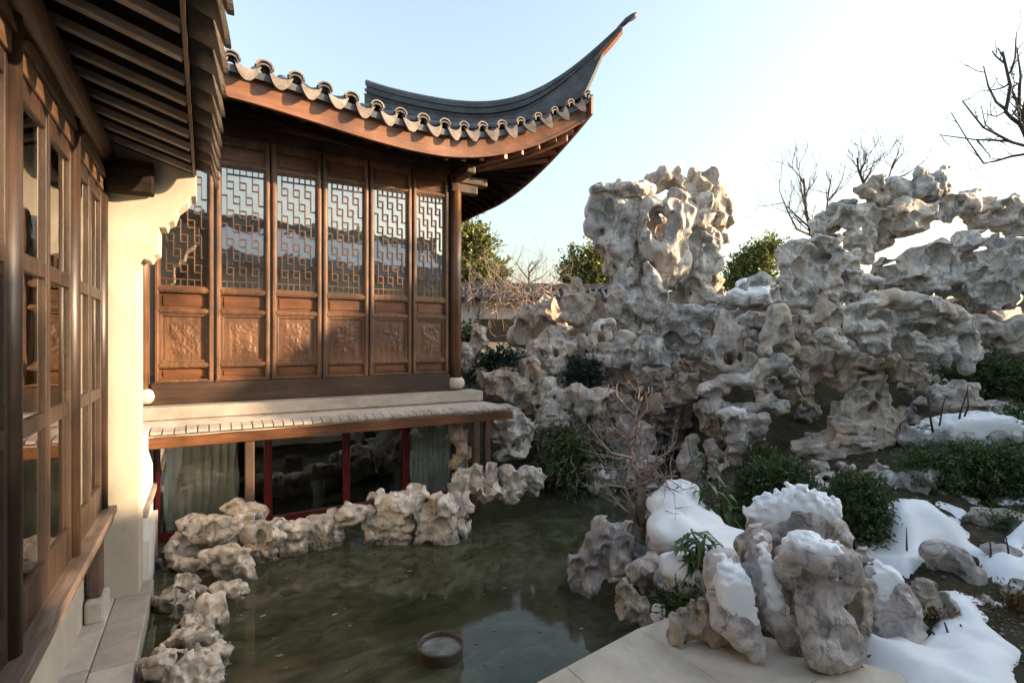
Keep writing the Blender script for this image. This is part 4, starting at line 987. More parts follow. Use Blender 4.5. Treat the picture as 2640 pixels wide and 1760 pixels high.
stone('lake_stone', 'rosy layered stones at the water behind the bare shrub', 'C9', 10.1, [(1090,1060,110,50),(1260,1030,90,40),(1060,1130,120,50),(1240,1100,110,40),(1180,1170,160,40),(1050,1180,80,40)], mat='rock_pink', rough=1.1, scoop=.8, layers=1.5)
stone('lake_stone', 'snow dusted stone at the back shore of the pond', 'C9', 9.7, [(880,1110,70,50),(960,1150,60,45),(900,1180,80,40),(940,1240,75,30),(1000,1130,30,30)], mat='rock_grey', rough=1.1, scoop=1.1, snow={'at': [(890,1075,95,50),(950,1150,70,36)], 'label': 'snow patch on the stone at the back shore of the pond'}, snow_t=.09)
stone('lake_stone', 'small brown stones stacked in the shade above the cave', 'C9', 11.2, [(1480,490,60,36),(1560,520,50,30),(1420,530,50,30),(1640,430,50,50),(1580,400,36,36),(1700,400,50,50),(1480,580,80,40),(1620,480,60,40),(1420,620,60,40)], mat='rock_warm', rough=1.2, scoop=1.2)
stone('lake_stone', 'shaded back wall of the cave behind the bare shrub', 'C9', 13.8, [(700,820,220,120,0,.5),(1000,760,260,160,0,.5),(1400,720,240,180,0,.5),(1380,940,260,180,0,.5),(760,1000,220,120,0,.5),(1180,520,260,160,0,.5),(1560,1080,220,140,0,.5)], mat='rock_grey', rough=1.2, scoop=.8, vox=5)
stone('lake_stone', 'hunched stone figure standing at the right of the cave', 'C9', 9.5, [(1530,895,36,36),(1510,960,48,50),(1500,1040,64,70),(1560,1060,56,80),(1530,1120,60,60),(1580,1170,40,60)], mat='rock_pink', rough=.5, scoop=.4)
stone('lake_stone', 'knobbly stone leg beside the hunched stone figure', 'C9', 9.3, [(1660,960,46,60),(1690,1040,50,70),(1720,1110,70,60),(1760,1180,70,60),(1740,1230,60,40),(1820,1110,50,30),(1840,1150,50,30)], dents=[(1860,1140,20,20),(1770,1080,22,22)], mat='rock_pink', rough=.9, scoop=.8)
stone('lake_stone', 'long stone arch with a dark oval opening and pitted skin', 'C8', 9.3,
  [(20,960,80,50),(100,920,110,30),(220,920,80,40),(280,880,60,40),(310,830,70,40),(390,820,60,55),(260,990,40,60),(300,1050,70,40),(380,1080,60,40),(-10,1040,50,70),(-60,980,60,50),(-40,1090,50,50),(60,1080,70,30),(180,1090,100,26)],
  dents=[(240,938,16,16)], mat='rock', rough=.7, scoop=.6)
stone('lake_stone', 'stone neck holding up the long stone arch', 'C9', 9.8, [(1630,740,55,60),(1650,800,50,60),(1690,860,44,60),(1700,920,50,50),(1600,690,50,50)], mat='rock_warm', rough=.8, scoop=.7, layers=.5)
stone('lake_stone', 'ledge stone with a snow pillow right of the stone neck', 'C8', 9.0, [(60,1120,60,24),(130,1150,95,36),(230,1160,80,36),(130,1210,90,40),(240,1220,70,50),(130,1290,75,50),(200,1270,60,40),(130,1350,80,50),(120,1430,70,60),(60,1500,60,60)], mat='rock_pink', rough=.8, scoop=.7, layers=.6, snow={'at': [(145,1118,90,44)], 'label': 'snow pillow on the ledge stone right of the stone neck'}, snow_t=.13)
stone('lake_stone', 'tall craggy stone head full of holes at the rock garden top', 'C8', 10.3,
  [(430,170,60,80),(520,110,80,55),(640,80,90,50),(740,80,55,60),(800,180,42,110),(850,260,40,90),(870,170,40,60),(920,270,70,40),(990,300,50,26),(850,370,50,80),(620,230,90,34),(560,280,60,50),(590,360,90,60),(440,300,45,100),(470,420,60,70),(590,430,70,40),(700,180,70,60),(700,300,70,80),(760,400,60,60),(510,180,60,60),(640,170,130,80,.5,.35),(480,330,60,80,1.0,.5),(760,300,80,100,.7,.5)],
  holes=[], dents=[(475,325,32,46,1.0),(640,160,100,32,.8),(760,420,34,50,.9),(560,290,16,16),(690,250,40,24),(530,490,24,24)], mat='rock', rough=.9, scoop=1.0)
stone('lake_stone', 'leaning white stone with a shaded hollow at its foot', 'C8', 9.35, [(375,510,60,60),(350,590,55,70),(330,670,55,60),(310,740,50,50),(420,640,50,60),(440,720,60,50),(400,560,50,70)], dents=[(385,725,70,34,.8)], mat='rock', rough=.5, scoop=.4)
stone('lake_stone', 'rough brown stones packed under the craggy stone head', 'C8', 10.2, [(560,560,90,50),(660,520,80,50),(740,500,50,50),(560,650,100,40),(700,600,60,50),(520,600,60,60),(640,460,60,40),(560,720,60,40)], mat='rock_warm', rough=1.0, scoop=.9, layers=.7)
stone('lake_stone', 'huge pale layered stone like a skull with a long dark slot', 'C8', 8.65,
  [(880,490,70,45),(960,430,80,50),(1060,400,80,45),(1180,430,110,48),(1320,460,110,52),(1440,510,80,60),(1520,580,60,60),(1570,660,46,60),(1580,750,46,50),(1560,830,46,40),(850,570,60,60),(900,610,70,45),(1000,590,80,36),(1060,650,55,70),(960,690,90,40),(1030,730,80,36),(1180,690,80,80),(1290,730,120,62),(1420,740,70,70),(1460,690,40,60),(1300,590,220,60,.35,.55)],
  dents=[(1250,600,190,40,.55),(1110,560,80,26,.6),(920,640,60,24,.8),(1430,560,60,30,.6)], mat='rock', rough=.7, scoop=.65, layers=.35)
stone('lake_stone', 'knuckle bone stone at the left end of the skull stone', 'C8', 8.45, [(680,640,55,48),(740,680,50,36),(790,730,40,26)], dents=[(665,660,16,16,1)], mat='rock', rough=.4, scoop=.3)
stone('lake_stone', 'coarse pitted stone shoulder beneath the skull stone', 'C8', 9.4,
  [(560,790,80,60),(520,870,46,60),(640,820,70,60),(700,770,90,60),(800,790,80,60),(850,840,110,70),(980,830,110,60),(1100,850,100,60),(1200,880,90,55),(1280,920,55,60),(640,910,80,45),(560,960,50,80),(600,1050,36,60),(760,920,90,50)],
  mat='rock_warm', rough=1.3, scoop=1.5, bite=.5)
stone('lake_stone', 'narrow neck stone riddled with holes carrying the skull stone', 'C8', 9.3,
  [(780,1110,70,70),(760,1170,70,50),(850,1000,60,60),(900,960,60,50),(860,1090,60,80),(1000,980,46,70),(1040,1050,50,70),(1080,1120,50,60),(960,1140,110,55),(1090,1190,50,50),(940,1060,60,60),(960,910,80,40),(1150,1130,22,40)],
  holes=[(905,945,22),(955,1085,26,36),(985,1020,18,30)], dents=[(910,1115,20,22,1),(1010,1110,22,22,1)], mat='rock_warm', rough=.9, scoop=1.1)
stone('lake_stone', 'wide stepped base stone under the holed neck', 'C8', 9.0,
  [(760,1210,70,50),(900,1220,120,50),(1030,1250,80,70),(900,1300,200,60),(680,1290,110,60),(560,1330,110,55),(1080,1330,80,70),(560,1400,90,40),(760,1380,180,50),(960,1400,160,55),(520,1440,60,36),(700,1480,90,45),(660,1540,60,60),(900,1470,170,40),(1040,1510,100,40),(620,1590,110,50,-.6),(820,1580,130,50,-.7),(1040,1590,120,50,-.7)],
  dents=[(780,1455,45,26,.8),(1040,1525,40,22,.9),(400,1440,10,10)], mat='rock_warm', rough=.8, scoop=.6, layers=.9, depth=.9)
stone('lake_stone', 'small holed bone stone in front of the stepped base', 'C8', 8.6, [(400,1420,30,26),(420,1460,40,26),(460,1440,26,20)], dents=[(400,1442,14,14,1)], mat='rock_pale', rough=.5, scoop=.3)
# --- the arch at the upper right
stone('lake_stone', 'long stone bridge arching against the white sky', 'C7', 12.4,
  [(640,1290,55,45),(700,1240,60,50),(790,1210,80,55),(900,1230,100,70),(1000,1200,90,70),(1100,1220,110,80),(1010,1330,100,70),(880,1400,80,60),(950,1460,60,50),(1200,1200,110,75),(1180,1290,110,50),(1320,1180,100,60),(1440,1130,90,60),(1400,1220,80,40),(1560,1100,80,40),(1560,1170,90,50),(1480,1200,80,40),(1640,1200,70,50),(1700,1180,70,60),(1660,1280,50,36),(1790,1110,90,30),(1880,1110,40,22),(1850,1200,80,50),(1800,1250,90,40),(1900,1290,90,40),(1960,1200,80,60),(2040,1280,80,60)],
  mat='rock', rough=1.0, scoop=.8, layers=.4, depth=.9)
stone('lake_stone', 'boulder pair perched left of centre on the stone bridge', 'C7', 12.3, [(930,1050,55,36),(1000,1010,55,42),(1040,980,28,26),(950,1080,50,26),(1040,1100,55,46),(1000,1120,45,36)], mat='rock_warm', rough=.8, scoop=.5, cat='rock')
stone('lake_stone', 'smooth dark boulder at the crown of the stone bridge', 'C7', 12.5, [(1130,1050,75,60),(1170,1090,70,50),(1110,1010,40,30)], mat='rock_grey', rough=.5, scoop=.3)
stone('lake_stone', 'flat slab tilted at the left shoulder of the stone bridge', 'C7', 12.4, [(750,1160,44,30),(810,1135,55,18),(720,1190,22,26),(860,1125,22,14)], mat='rock_grey', rough=.4, scoop=.3)
stone('lake_stone', 'horned block standing on top of the stone bridge', 'C7', 12.3, [(1280,960,44,48),(1310,1000,65,50),(1330,1060,95,60),(1270,1090,45,40),(1400,980,50,36),(1440,930,26,28),(1455,910,12,12),(1430,1030,36,46)], mat='rock_grey', rough=.7, scoop=.5)
stone('lake_stone', 'ribbed weathered slab stone behind the skull stone at the right edge', 'C8', 11.3,
  [(1040,240,50,50),(1120,260,100,50),(1240,210,120,70),(1320,140,120,60),(1420,90,110,50),(1540,70,120,46),(1680,50,150,40),(1840,90,120,50),(1950,160,100,80),(1420,180,110,70),(1540,200,120,70),(1680,180,120,80),(1830,230,110,80),(1400,290,120,60),(1300,340,110,50),(1480,370,110,60),(1600,320,100,70),(1720,300,110,70),(1640,420,120,44),(1780,400,120,60),(1900,370,100,80),(1960,440,80,40)],
  mat='rock', rough=1.1, scoop=1.1, layers=1.3, tilt=-.35, vox=3.9)
stone('lake_stone', 'smooth brown boulder under the ribbed slab at the right edge', 'C8', 10.8, [(1640,590,80,56),(1720,640,80,60),(1800,640,100,80),(1900,620,100,90),(1860,720,90,60),(1980,700,100,100),(1600,560,50,40)], mat='rock_warm', rough=.6, scoop=.35)
rk = empty('rockery', cw(4.2, 12, -1.2), label='mass of shaded smaller lake stones packed behind the big named stones', cat='rockery')
stone('core_stone', 'right core', 'C8', 12.6, [(300,650,260,260,0,.5),(700,700,300,260,0,.5),(1100,700,300,260,0,.5),(1500,620,260,160,0,.5),(500,1050,300,220,0,.5),(1100,1100,260,200,0,.5),(1560,760,300,120,0,.5),(1900,800,200,200,0,.5),(900,390,110,80,.5,.5),(1080,400,140,60,.5,.5),(1480,480,160,70,.5,.5),(1700,480,160,80,.5,.5),(1180,320,150,55,.5,.5),(1320,310,120,60,.5,.5),(830,270,80,120,.8,.5)], mat='rock_grey', rough=1.1, scoop=.7, vox=8, parent=rk)
stone('core_stone', 'left core', 'C6', 13.4, [(700,1150,200,140,0,.5),(1000,1100,220,160,0,.5),(1300,1060,220,150,0,.5),(1560,1080,180,180,0,.5),(540,1330,150,130,0,.5),(900,960,120,80,0,.5),(1450,930,160,60,0,.5)], mat='rock_warm', rough=1.2, scoop=.9, vox=8, parent=rk)
fill = random.Random(5)
stone('core_stone', 'pillar core', 'C6', 13.0, [(1130,380,110,120,0,.6),(1230,480,110,160,0,.6),(1130,560,110,130,0,.6),(1270,660,120,110,0,.6),(1150,740,110,80,0,.6),(1330,330,90,110,0,.6),(1350,560,90,120,0,.6),(1480,330,80,90,.3,.6),(1500,470,85,100,.3,.6),(1480,610,85,90,.3,.6),(1460,740,90,70,.3,.6)], mat='rock_grey', rough=1.0, scoop=.6, vox=5, parent=rk)
stone('core_stone', 'arch core', 'C7', 12.75, [(700,1270,60,40),(850,1230,100,52),(1050,1230,120,72),(1250,1205,120,60),(1450,1150,110,46),(1650,1170,110,42),(1850,1180,100,40),(2000,1240,90,50),(980,1360,100,62)], mat='rock', rough=.9, scoop=.6, vox=5, parent=rk)
FILL = [('C6', 640, 1050, 12.35), ('C6', 760, 1110, 12.25), ('C6', 830, 1230, 11.65), ('C6', 760, 1300, 11.55), ('C6', 1000, 1010, 12.25), ('C6', 1120, 1010, 12.05), ('C6', 1180, 1000, 12.05), ('C6', 1260, 1230, 11.85), ('C6', 1330, 1260, 11.95),
  ('C6', 1460, 1210, 11.65), ('C6', 1400, 1330, 11.95), ('C6', 1260, 1350, 11.85), ('C6', 420, 1180, 12.45), ('C6', 420, 1400, 11.85), ('C6', 1540, 1330, 11.65), ('C6', 1600, 880, 11.85), ('C6', 560, 1240, 12.05), ('C6', 900, 1330, 11.75), ('C6', 500, 1480, 11.45), ('C6', 660, 1290, 11.65),
  ('C8', 80, 560, 11.45), ('C8', 230, 560, 11.25), ('C8', 260, 660, 11.15), ('C8', 150, 700, 11.25), ('C8', 500, 640, 11.15), ('C8', 640, 700, 10.95), ('C8', 420, 830, 10.65), ('C8', 330, 940, 10.55), ('C8', 450, 900, 10.45), ('C8', 450, 1030, 10.45),
  ('C8', 560, 1130, 10.35), ('C8', 1160, 1000, 10.85), ('C8', 1240, 1080, 10.65), ('C8', 1330, 960, 10.85), ('C8', 1180, 1180, 10.05), ('C8', 1000, 380, 12.05), ('C8', 940, 330, 11.85), ('C8', 820, 520, 11.25), ('C8', 1500, 470, 11.65), ('C8', 1640, 500, 11.65), ('C8', 1240, 1200, 9.85), ('C8', 700, 30, 13.05), ('C8', 380, 320, 11.45), ('C8', 40, 640, 11.45),
  ('C8', 1780, 1060, 10.45), ('C8', 1640, 840, 11.25), ('C8', 300, 1330, 9.75), ('C8', 360, 1400, 9.45), ('C9', 480, 1000, 10.65), ('C9', 600, 1120, 10.25), ('C9', 300, 560, 11.65), ('C9', 420, 640, 11.45), ('C10', 1330, 110, 7.7), ('C10', 1290, 40, 8.1), ('C10', 1420, 30, 8.1), ('C10', 1600, 50, 7.8), ('C10', 1690, 20, 8.2), ('C10', 1850, 20, 8.2),
  ('C9', 900, 720, 12.05), ('C9', 1020, 700, 12.25), ('C9', 1300, 700, 12.25), ('C9', 1400, 640, 11.85), ('C9', 800, 700, 11.65), ('C9', 1330, 820, 12.85), ('C9', 940, 860, 12.05), ('C9', 1460, 760, 12.05), ('C10', 2150, 40, 8.8), ('C10', 1500, 480, 5.6), ('C10', 1560, 520, 5.5), ('C10', 2110, 700, 5.0)]
for i_, (fr_, x_, y_, s_) in enumerate(FILL):
    R = fill.uniform(48, 72); bl = []
    for q in range(fill.randint(4, 6)):
        a = fill.uniform(0, 6.28); bl.append((x_ + math.cos(a) * R * .8, y_ + math.sin(a) * R * .6, R * fill.uniform(.5, .8), R * fill.uniform(.4, .7)))
    stone('lake_stone', 'fill %d' % i_, fr_, s_, bl, mat=fill.choice(['rock', 'rock_warm', 'rock_grey', 'rock_pink', 'rock']), rough=fill.uniform(.8, 1.2), scoop=fill.uniform(.7, 1.3), layers=fill.choice([0, 0, .8]), vox=4.5, parent=rk)
stone('lake_stone', 'pale rock behind the thin bare twigs at the right', 'C8', 9.7, [(1400,1010,80,50),(1480,980,90,50),(1420,1070,100,60),(1550,1050,90,60),(1600,1000,50,40),(1500,1110,120,50),(1700,1090,120,40)], mat='rock_pink', rough=.9, scoop=.7)
stone('boulder', 'long boulder under thick snow left of the low shrubs', 'C8', 8.5, [(1190,1270,60,60),(1250,1290,90,60),(1390,1270,110,70),(1540,1290,140,70),(1700,1260,140,60),(1820,1270,110,60),(1640,1220,90,40)], mat='rock_grey', rough=.7, scoop=.5, depth=.9, snow={'at': [(1600,1210,300,100),(1250,1260,70,40)], 'label': 'thick snow blanket on the long boulder above the low shrubs'}, snow_k=-.2, snow_t=.18)
stone('boulder', 'angular pale stone half buried in the low shrubs', 'C8', 7.8, [(1440,1440,60,50),(1500,1480,70,50),(1450,1500,50,50),(1560,1430,40,30)], mat='rock_grey', rough=.9, scoop=.6)
stone('boulder', 'cracked grey rock between the round shrub and the low shrubs', 'C10', 7.2, [(1700,190,70,40),(1760,120,70,60),(1830,80,80,60),(1830,150,70,50),(1700,110,60,50),(1640,90,60,50),(1620,160,50,30)], mat='rock_grey', rough=.8, scoop=.7)
stone('boulder', 'grey rocks right of the cracked rock with wisps of snow', 'C10', 7.1, [(2000,210,90,45),(2060,230,70,40),(1930,180,50,40),(2100,200,40,30)], mat='rock_grey', rough=.8, scoop=.8, snow={'at': [(2010,180,70,20)], 'label': 'wisp of snow on the grey rocks by the low shrubs'}, snow_t=.05)
stone('boulder', 'flat brown rock behind the snow field at the right edge', 'C10', 6.5, [(2140,270,80,40),(2240,280,110,45),(2340,290,60,40),(2200,310,90,24)], mat='rock_warm', rough=.7, scoop=.4)
# --- near right group
stone('boulder', 'big brown boulder overhanging the water with a dimpled brow', 'C10', 5.95,
  [(250,330,70,50),(330,380,80,60),(200,400,70,60),(150,480,70,70),(110,570,55,80),(170,630,70,60),(260,560,60,80),(310,480,70,60),(400,410,50,50),(130,500,60,70),(230,640,50,40),(440,450,50,50)],
  dents=[(320,402,22,22,.9),(215,510,30,80,.6),(150,440,40,40,.5)], depth=1.0, mat='rock_front', rough=.8, scoop=.75, vox=3.9)
stone('boulder', 'grey stone with an oval hole beside the overhanging boulder', 'C10', 5.5, [(440,540,80,60),(390,540,40,40),(510,590,60,60),(480,620,60,40),(540,630,40,40),(490,490,50,40)], dents=[(455,542,32,28,1.2)], mat='rock_front', rough=.6, scoop=.6)
stone('boulder', 'low brown knuckled stone touching the terrace corner', 'C10', 4.95, [(330,680,36,60),(370,660,50,40),(400,720,60,60),(440,760,40,50),(350,750,50,40),(330,620,30,40)], mat='rock_warm', rough=1.0, scoop=.8, dents=[(370,730,16,26)])
stone('boulder', 'crumbly grey stone lying along the terrace edge', 'C10', 4.3, [(620,810,60,60),(680,840,70,50),(600,860,40,36),(760,790,80,80),(770,860,80,60),(840,860,60,60),(850,800,60,60),(720,730,60,40)], mat='rock_warm', rough=1.1, scoop=1.1, vox=3.9)
stone('boulder', 'left drooping lobe of the snowy stone ending in a sharp tip', 'C10', 4.12,
  [(880,540,90,60,1.6),(850,600,75,70,1.3),(870,660,90,70,.7),(890,730,95,75,.2),(900,800,85,60,-.2),(940,860,75,50,-.5),(980,910,50,45,-1.0),(1008,955,24,24,-2.4),(830,770,50,50,0)], mat='rock_front', rough=.5, scoop=.3, vox=3.9, snow={'at': [(880,640,120,150),(915,770,85,95)], 'label': 'smooth snow apron on the left drooping lobe'}, snow_k=-.16, snow_t=.17)
stone('boulder', 'middle drooping lobe of the snowy stone with a snow tongue', 'C10', 4.22,
  [(1090,440,55,60,2.6),(1060,510,55,60,2.0),(1050,580,62,60,1.3),(1065,650,65,65,.7),(1090,720,72,60,.2),(1120,790,72,60,-.2),(1150,850,58,50,-.6),(1185,905,34,36,-1.4),(1000,580,50,50,1.6)], mat='rock_front', rough=.5, scoop=.3, vox=3.9, snow={'at': [(1075,560,60,180),(1090,700,65,75)], 'label': 'narrow snow tongue running down the middle drooping lobe'}, snow_k=-.16, snow_t=.15)
stone('boulder', 'domed peak stone wearing the largest snow cap', 'C10', 4.7,
  [(980,400,80,60),(1060,320,90,80),(1180,270,120,80),(1320,280,90,80),(1400,330,50,60),(1210,190,70,45),(1000,460,80,50),(1200,350,120,80),(1100,430,90,70),(1300,380,90,70)], mat='rock_front', rough=.4, scoop=.2, vox=3.9, snow={'at': [(1200,235,250,105),(1100,350,70,130),(1210,150,80,50)], 'label': 'largest rounded snow cap on the domed peak stone'}, snow_k=-.4, snow_t=.22)
stone('boulder', 'great wave shaped stone with a deep lip facing the terrace', 'C10', 4.0,
  [(1200,430,75,45,-.2),(1290,455,95,45,-.6),(1390,445,90,48,-.5),(1460,500,52,66,-.2),(1180,490,46,60,.1),(1330,570,160,110,.75,.5),(1490,570,34,60,-.1),(1330,680,105,70,.25),(1420,640,60,60,.2),(1290,770,75,80,-.1),(1380,800,85,80,-.3),(1340,890,115,75,-.45),(1460,880,75,55,-.5),(1500,915,42,36,-.5),(1320,960,72,42,-.7),(1400,955,60,38,-.7)],
  dents=[(1330,565,130,60,.8),(1250,640,40,60,.5),(1400,850,30,40,.6),(1300,780,24,60,.5)], mat='rock_front', rough=.6, scoop=.3, vox=3.9, snow={'at': [(1300,420,120,65)], 'label': 'small lumpy snow on the brow of the wave shaped stone'}, snow_k=-.1, snow_t=.12)
stone('boulder', 'shadowed stone wall between the wave stone and the drooping lobes', 'C10', 4.45, [(1150,620,70,110),(1180,760,60,110),(1210,880,50,90),(1140,500,50,70)], mat='rock_front', rough=.7, scoop=.5, vox=4)
stone('boulder', 'small round knob stone behind the wave stone', 'C10', 4.6, [(1450,380,42,46),(1460,430,36,36)], mat='rock_front', rough=.6, scoop=.4)
stone('boulder', 'brown flank stone on the right of the wave stone', 'C10', 4.32, [(1530,700,50,90),(1520,800,50,70),(1560,640,40,60),(1510,620,36,60)], mat='rock_warm', rough=.8, scoop=.7, vox=4)
stone('boulder', 'block stone with a smooth white snow saddle right of the wave stone', 'C10', 4.45,
  [(1600,590,70,60),(1660,660,90,70),(1740,720,80,60),(1650,770,80,70),(1770,770,70,60),(1700,830,90,50),(1590,680,50,70)], mat='rock_front', rough=.8, scoop=.7, vox=3.9, snow={'at': [(1620,580,115,90),(1700,665,110,60)], 'label': 'white snow saddle on the block stone right of the wave stone'}, snow_k=-.12, snow_t=.17)
stone('boulder', 'layered brown stones leaning behind the snow saddle', 'C10', 4.75, [(1850,630,60,50),(1900,700,60,60),(1950,690,60,50),(1890,770,50,50),(1990,740,36,30),(1830,700,50,50)], mat='rock_warm', rough=.9, scoop=.7, layers=1.2, vox=4)
stone('boulder', 'slumped dark boulder amid the snow at the right', 'C10', 5.4, [(1920,430,70,50),(1990,480,90,70),(2040,560,90,70),(2090,620,60,50),(1930,500,60,60),(1990,600,80,60)], mat='rock_front', rough=.5, scoop=.4, vox=4)
stone('boulder', 'snow covered low hump left of the domed peak stone', 'C10', 5.6, [(711,262,110,50,2.8,.8),(640,320,125,50,1.8,.8),(605,400,130,52,.6,.8),(740,380,130,50,1.3,.8),(755,465,130,48,-.2,.8),(572,488,120,46,-1.6,.8),(655,505,130,46,-1.9,.8),(860,455,120,50,.4,.8),(800,510,100,40,-1.2,.8),(540,420,70,44,.4,.8)], rough=.45, scoop=.3, mat='rock_front', vox=4.5, soft=.7, snow={'at': [(700,390,330,230)], 'label': 'broad snow sheet left of the domed peak around the leafy plants'}, snow_t=.13, snow_k=-.05)
# --- edge stones below the windows and along the plinth
def edge(label, s, blobs, **kw):
    blobs = [(q[0], q[1], q[2] * 1.14, q[3] * .96) + tuple(q[4:]) for q in blobs]
    wl = (880 + 2.86 / s * FPX - 1250) * 2.0276                # waterline at this distance, in crop pixels
    ft = [(q[0], (q[1] + wl) / 2 + 8, q[2] * .82, max(18, (wl - q[1]) / 2 + 10), .25) for q in blobs if 10 < wl - (q[1] + q[3]) < 110]
    blobs = blobs + ft[:3]
    kw.setdefault('mat', 'rock_pale'); kw.setdefault('depth', .75); kw['rough'] = kw.get('rough', 1.0) * 1.25; kw['scoop'] = kw.get('scoop', 1.0) * 1.3
    stone('pond_edge_stone', label, 'C11', s, blobs, group=S_, **kw)
edge('large pale stone at the left end of the row under the windows', 6.75, [(330,215,65,55),(290,270,55,50),(360,260,45,50),(250,300,40,40)], scoop=.5, rough=.6)
edge('pillow shaped stone second in the row under the windows', 6.65, [(450,250,62,55),(460,190,60,30),(420,200,40,30)], scoop=.35, rough=.5)
edge('low stone at the foot of the window post', 6.95, [(560,115,60,32),(640,140,60,36),(600,150,50,30),(520,130,40,24)], scoop=.5, rough=.7)
edge('angular stone between the pillow stone and the folded stone', 6.75, [(560,210,55,55),(600,190,50,40),(540,250,40,36)], scoop=.6)
edge('wide folded stone in the row under the windows', 6.75, [(680,230,75,50),(740,250,50,45),(640,260,50,40),(700,280,60,30)], scoop=.7, rough=.9)
edge('big ox head stone jutting into the water at the left', 6.2, [(440,370,55,40),(510,370,70,45),(570,420,55,55),(600,460,30,36),(500,420,70,36),(560,360,60,36)], scoop=.5, rough=.6)
edge('mossy brown stone under the left end of the window row', 6.5, [(260,380,45,50),(300,430,55,40),(230,430,40,40),(360,430,50,30),(210,330,30,50)], mat='rock_warm', scoop=1.0)
edge('stone with a round eye hole in the row under the windows', 6.95, [(850,235,60,50),(900,220,40,40),(800,300,32,30),(830,280,40,30)], dents=[(840,243,20,20,1.2)], scoop=.4, rough=.5)
edge('cleft stone in the middle of the row under the windows', 7.15, [(960,215,50,50),(1010,210,45,55),(960,260,60,28),(920,250,30,30)], scoop=.6, rough=.7)
edge('rounded skull like stone in the row under the windows', 7.3, [(1130,150,65,50),(1180,140,40,36),(1100,190,50,30),(1060,160,30,36)], dents=[(1130,180,28,14,.8)], scoop=.5, rough=.6)
edge('low saddle stone right of the skull like stone', 7.35, [(1230,150,36,44),(1280,200,50,32),(1330,210,45,30),(1250,200,30,30)], scoop=.5, rough=.6)
edge('large stone with a dark slot near the right end of the row', 7.4, [(1290,70,45,40),(1360,60,60,30),(1370,130,70,50),(1430,100,90,60),(1480,50,55,36),(1420,180,60,40)], dents=[(1402,135,30,18,1.1)], scoop=.6, rough=.8)
edge('bright lumpy stone at the right end of the row by the water', 7.35, [(1590,150,85,55),(1610,80,60,36),(1540,200,60,40),(1650,130,45,50),(1650,180,40,40),(1580,220,70,24),(1560,110,36,40)], scoop=.9, rough=.9)
def edge9(label, s, blobs, **kw):
    kw.setdefault('mat', 'rock_pale'); stone('pond_edge_stone', label, 'C9', s, blobs, group=S_, **kw)
edge9('stone at the foot of the two thin posts', 7.95, [(60,1130,90,60),(120,1100,60,40),(40,1200,80,60),(110,1230,70,50),(150,1170,50,50),(-20,1160,60,60),(0,1250,70,40)], scoop=1.2)
edge9('scalloped stone next right of the two thin posts', 8.0, [(220,1110,50,50),(220,1180,55,55),(210,1250,60,40),(260,1220,40,50)], scoop=1.1)
edge9('fluted stone with hollow cheeks by the back shore', 8.15, [(330,1140,40,60),(360,1220,60,60),(340,1270,60,36),(400,1170,36,60),(300,1100,50,36)], dents=[(375,1140,22,36)], scoop=1.0)
edge9('last grey stone of the back shore before the dark bush', 8.5, [(440,1120,60,45),(490,1130,55,50),(450,1190,60,50),(520,1160,50,40),(490,1220,40,36)], mat='rock', scoop=.9)
edge9('upright pale rock standing behind the thin posts', 8.8, [(20,880,40,80),(40,960,46,80),(10,1040,55,60),(-20,830,40,80),(20,760,40,60)], scoop=1.0, mat='rock_warm')
edge9('dim grey stones in the shade behind the thin posts', 9.6, [(300,760,100,36),(370,740,60,40),(250,800,70,30),(380,980,80,34),(420,960,60,34),(300,1000,60,30),(330,880,100,60,.4),(420,840,90,80,.5)], mat='rock_grey', rough=1.1)
edge9('mossy brown stones beyond the tip of the little roof', 10.5, [(200,500,90,36),(320,480,90,36),(270,570,100,40),(390,560,80,60),(180,540,60,40),(380,630,80,50)], mat='rock_warm', rough=1.1, scoop=.9)
edge9('small standing stone beside the column with a crooked neck', 12, [(140,190,46,40),(160,230,40,40),(100,240,26,50),(90,330,50,40),(110,290,30,40),(50,320,50,50),(60,420,60,60)], mat='rock', scoop=.8)
def left(label, s, blobs, **kw): edge(label, s, blobs, **kw)
left('flat topped stone heading the column of stones by the plinth', 5.9, [(290,510,60,36),(310,550,50,36),(250,530,36,30)], scoop=.5)
left('long pointed stone reaching over the water', 5.7, [(470,540,55,28),(540,530,45,24),(560,520,24,16),(590,560,30,16),(550,575,30,20)], scoop=.5, rough=.7)
left('orange tinted stone against the plinth', 5.55, [(180,600,55,50),(150,640,40,40),(220,640,40,36)], mat='rock_warm', scoop=.5)
left('lumpy pale stone between the orange stone and the water', 5.4, [(270,610,60,45),(320,600,50,40),(260,670,55,45),(300,660,50,40),(240,720,40,40)], scoop=.7)
left('egg shaped white stone leaning to the water', 5.2, [(420,630,70,60),(390,680,60,40),(450,600,45,40),(430,700,40,30)], scoop=.35, rough=.5)
left('bridge stone over the small dark gap by the plinth', 4.95, [(320,740,75,36),(370,770,50,36),(280,760,40,30),(400,720,30,30)], scoop=.6)
left('broad flat stone in the column by the plinth', 4.75, [(250,810,75,48),(330,800,75,46),(390,790,50,36),(200,830,40,36),(440,800,26,24)], scoop=.45, rough=.6)
left('beak shaped stone pointing at the pond', 4.55, [(420,860,65,32),(480,870,40,26),(370,850,40,30),(350,880,50,30)], scoop=.5)
left('furrowed stone low by the plinth corner', 4.3, [(120,950,75,50),(160,910,50,40),(80,990,50,50),(180,980,40,50)], scoop=.7)
left('white cratered stone beside the furrowed stone', 4.2, [(260,960,70,60),(230,920,50,40),(310,940,40,50),(260,1020,80,50)], dents=[(290,990,24,30,.7)], scoop=.8)
left('steep wet stone at the water near the bottom edge', 4.2, [(400,950,45,50),(430,1000,55,60),(380,1020,50,50),(460,1050,40,50)], scoop=.7)
edge('small stone filling the gap behind the mossy brown stone', 6.55, [(200,470,50,40),(160,430,40,40),(240,500,40,30)], mat='rock_warm')
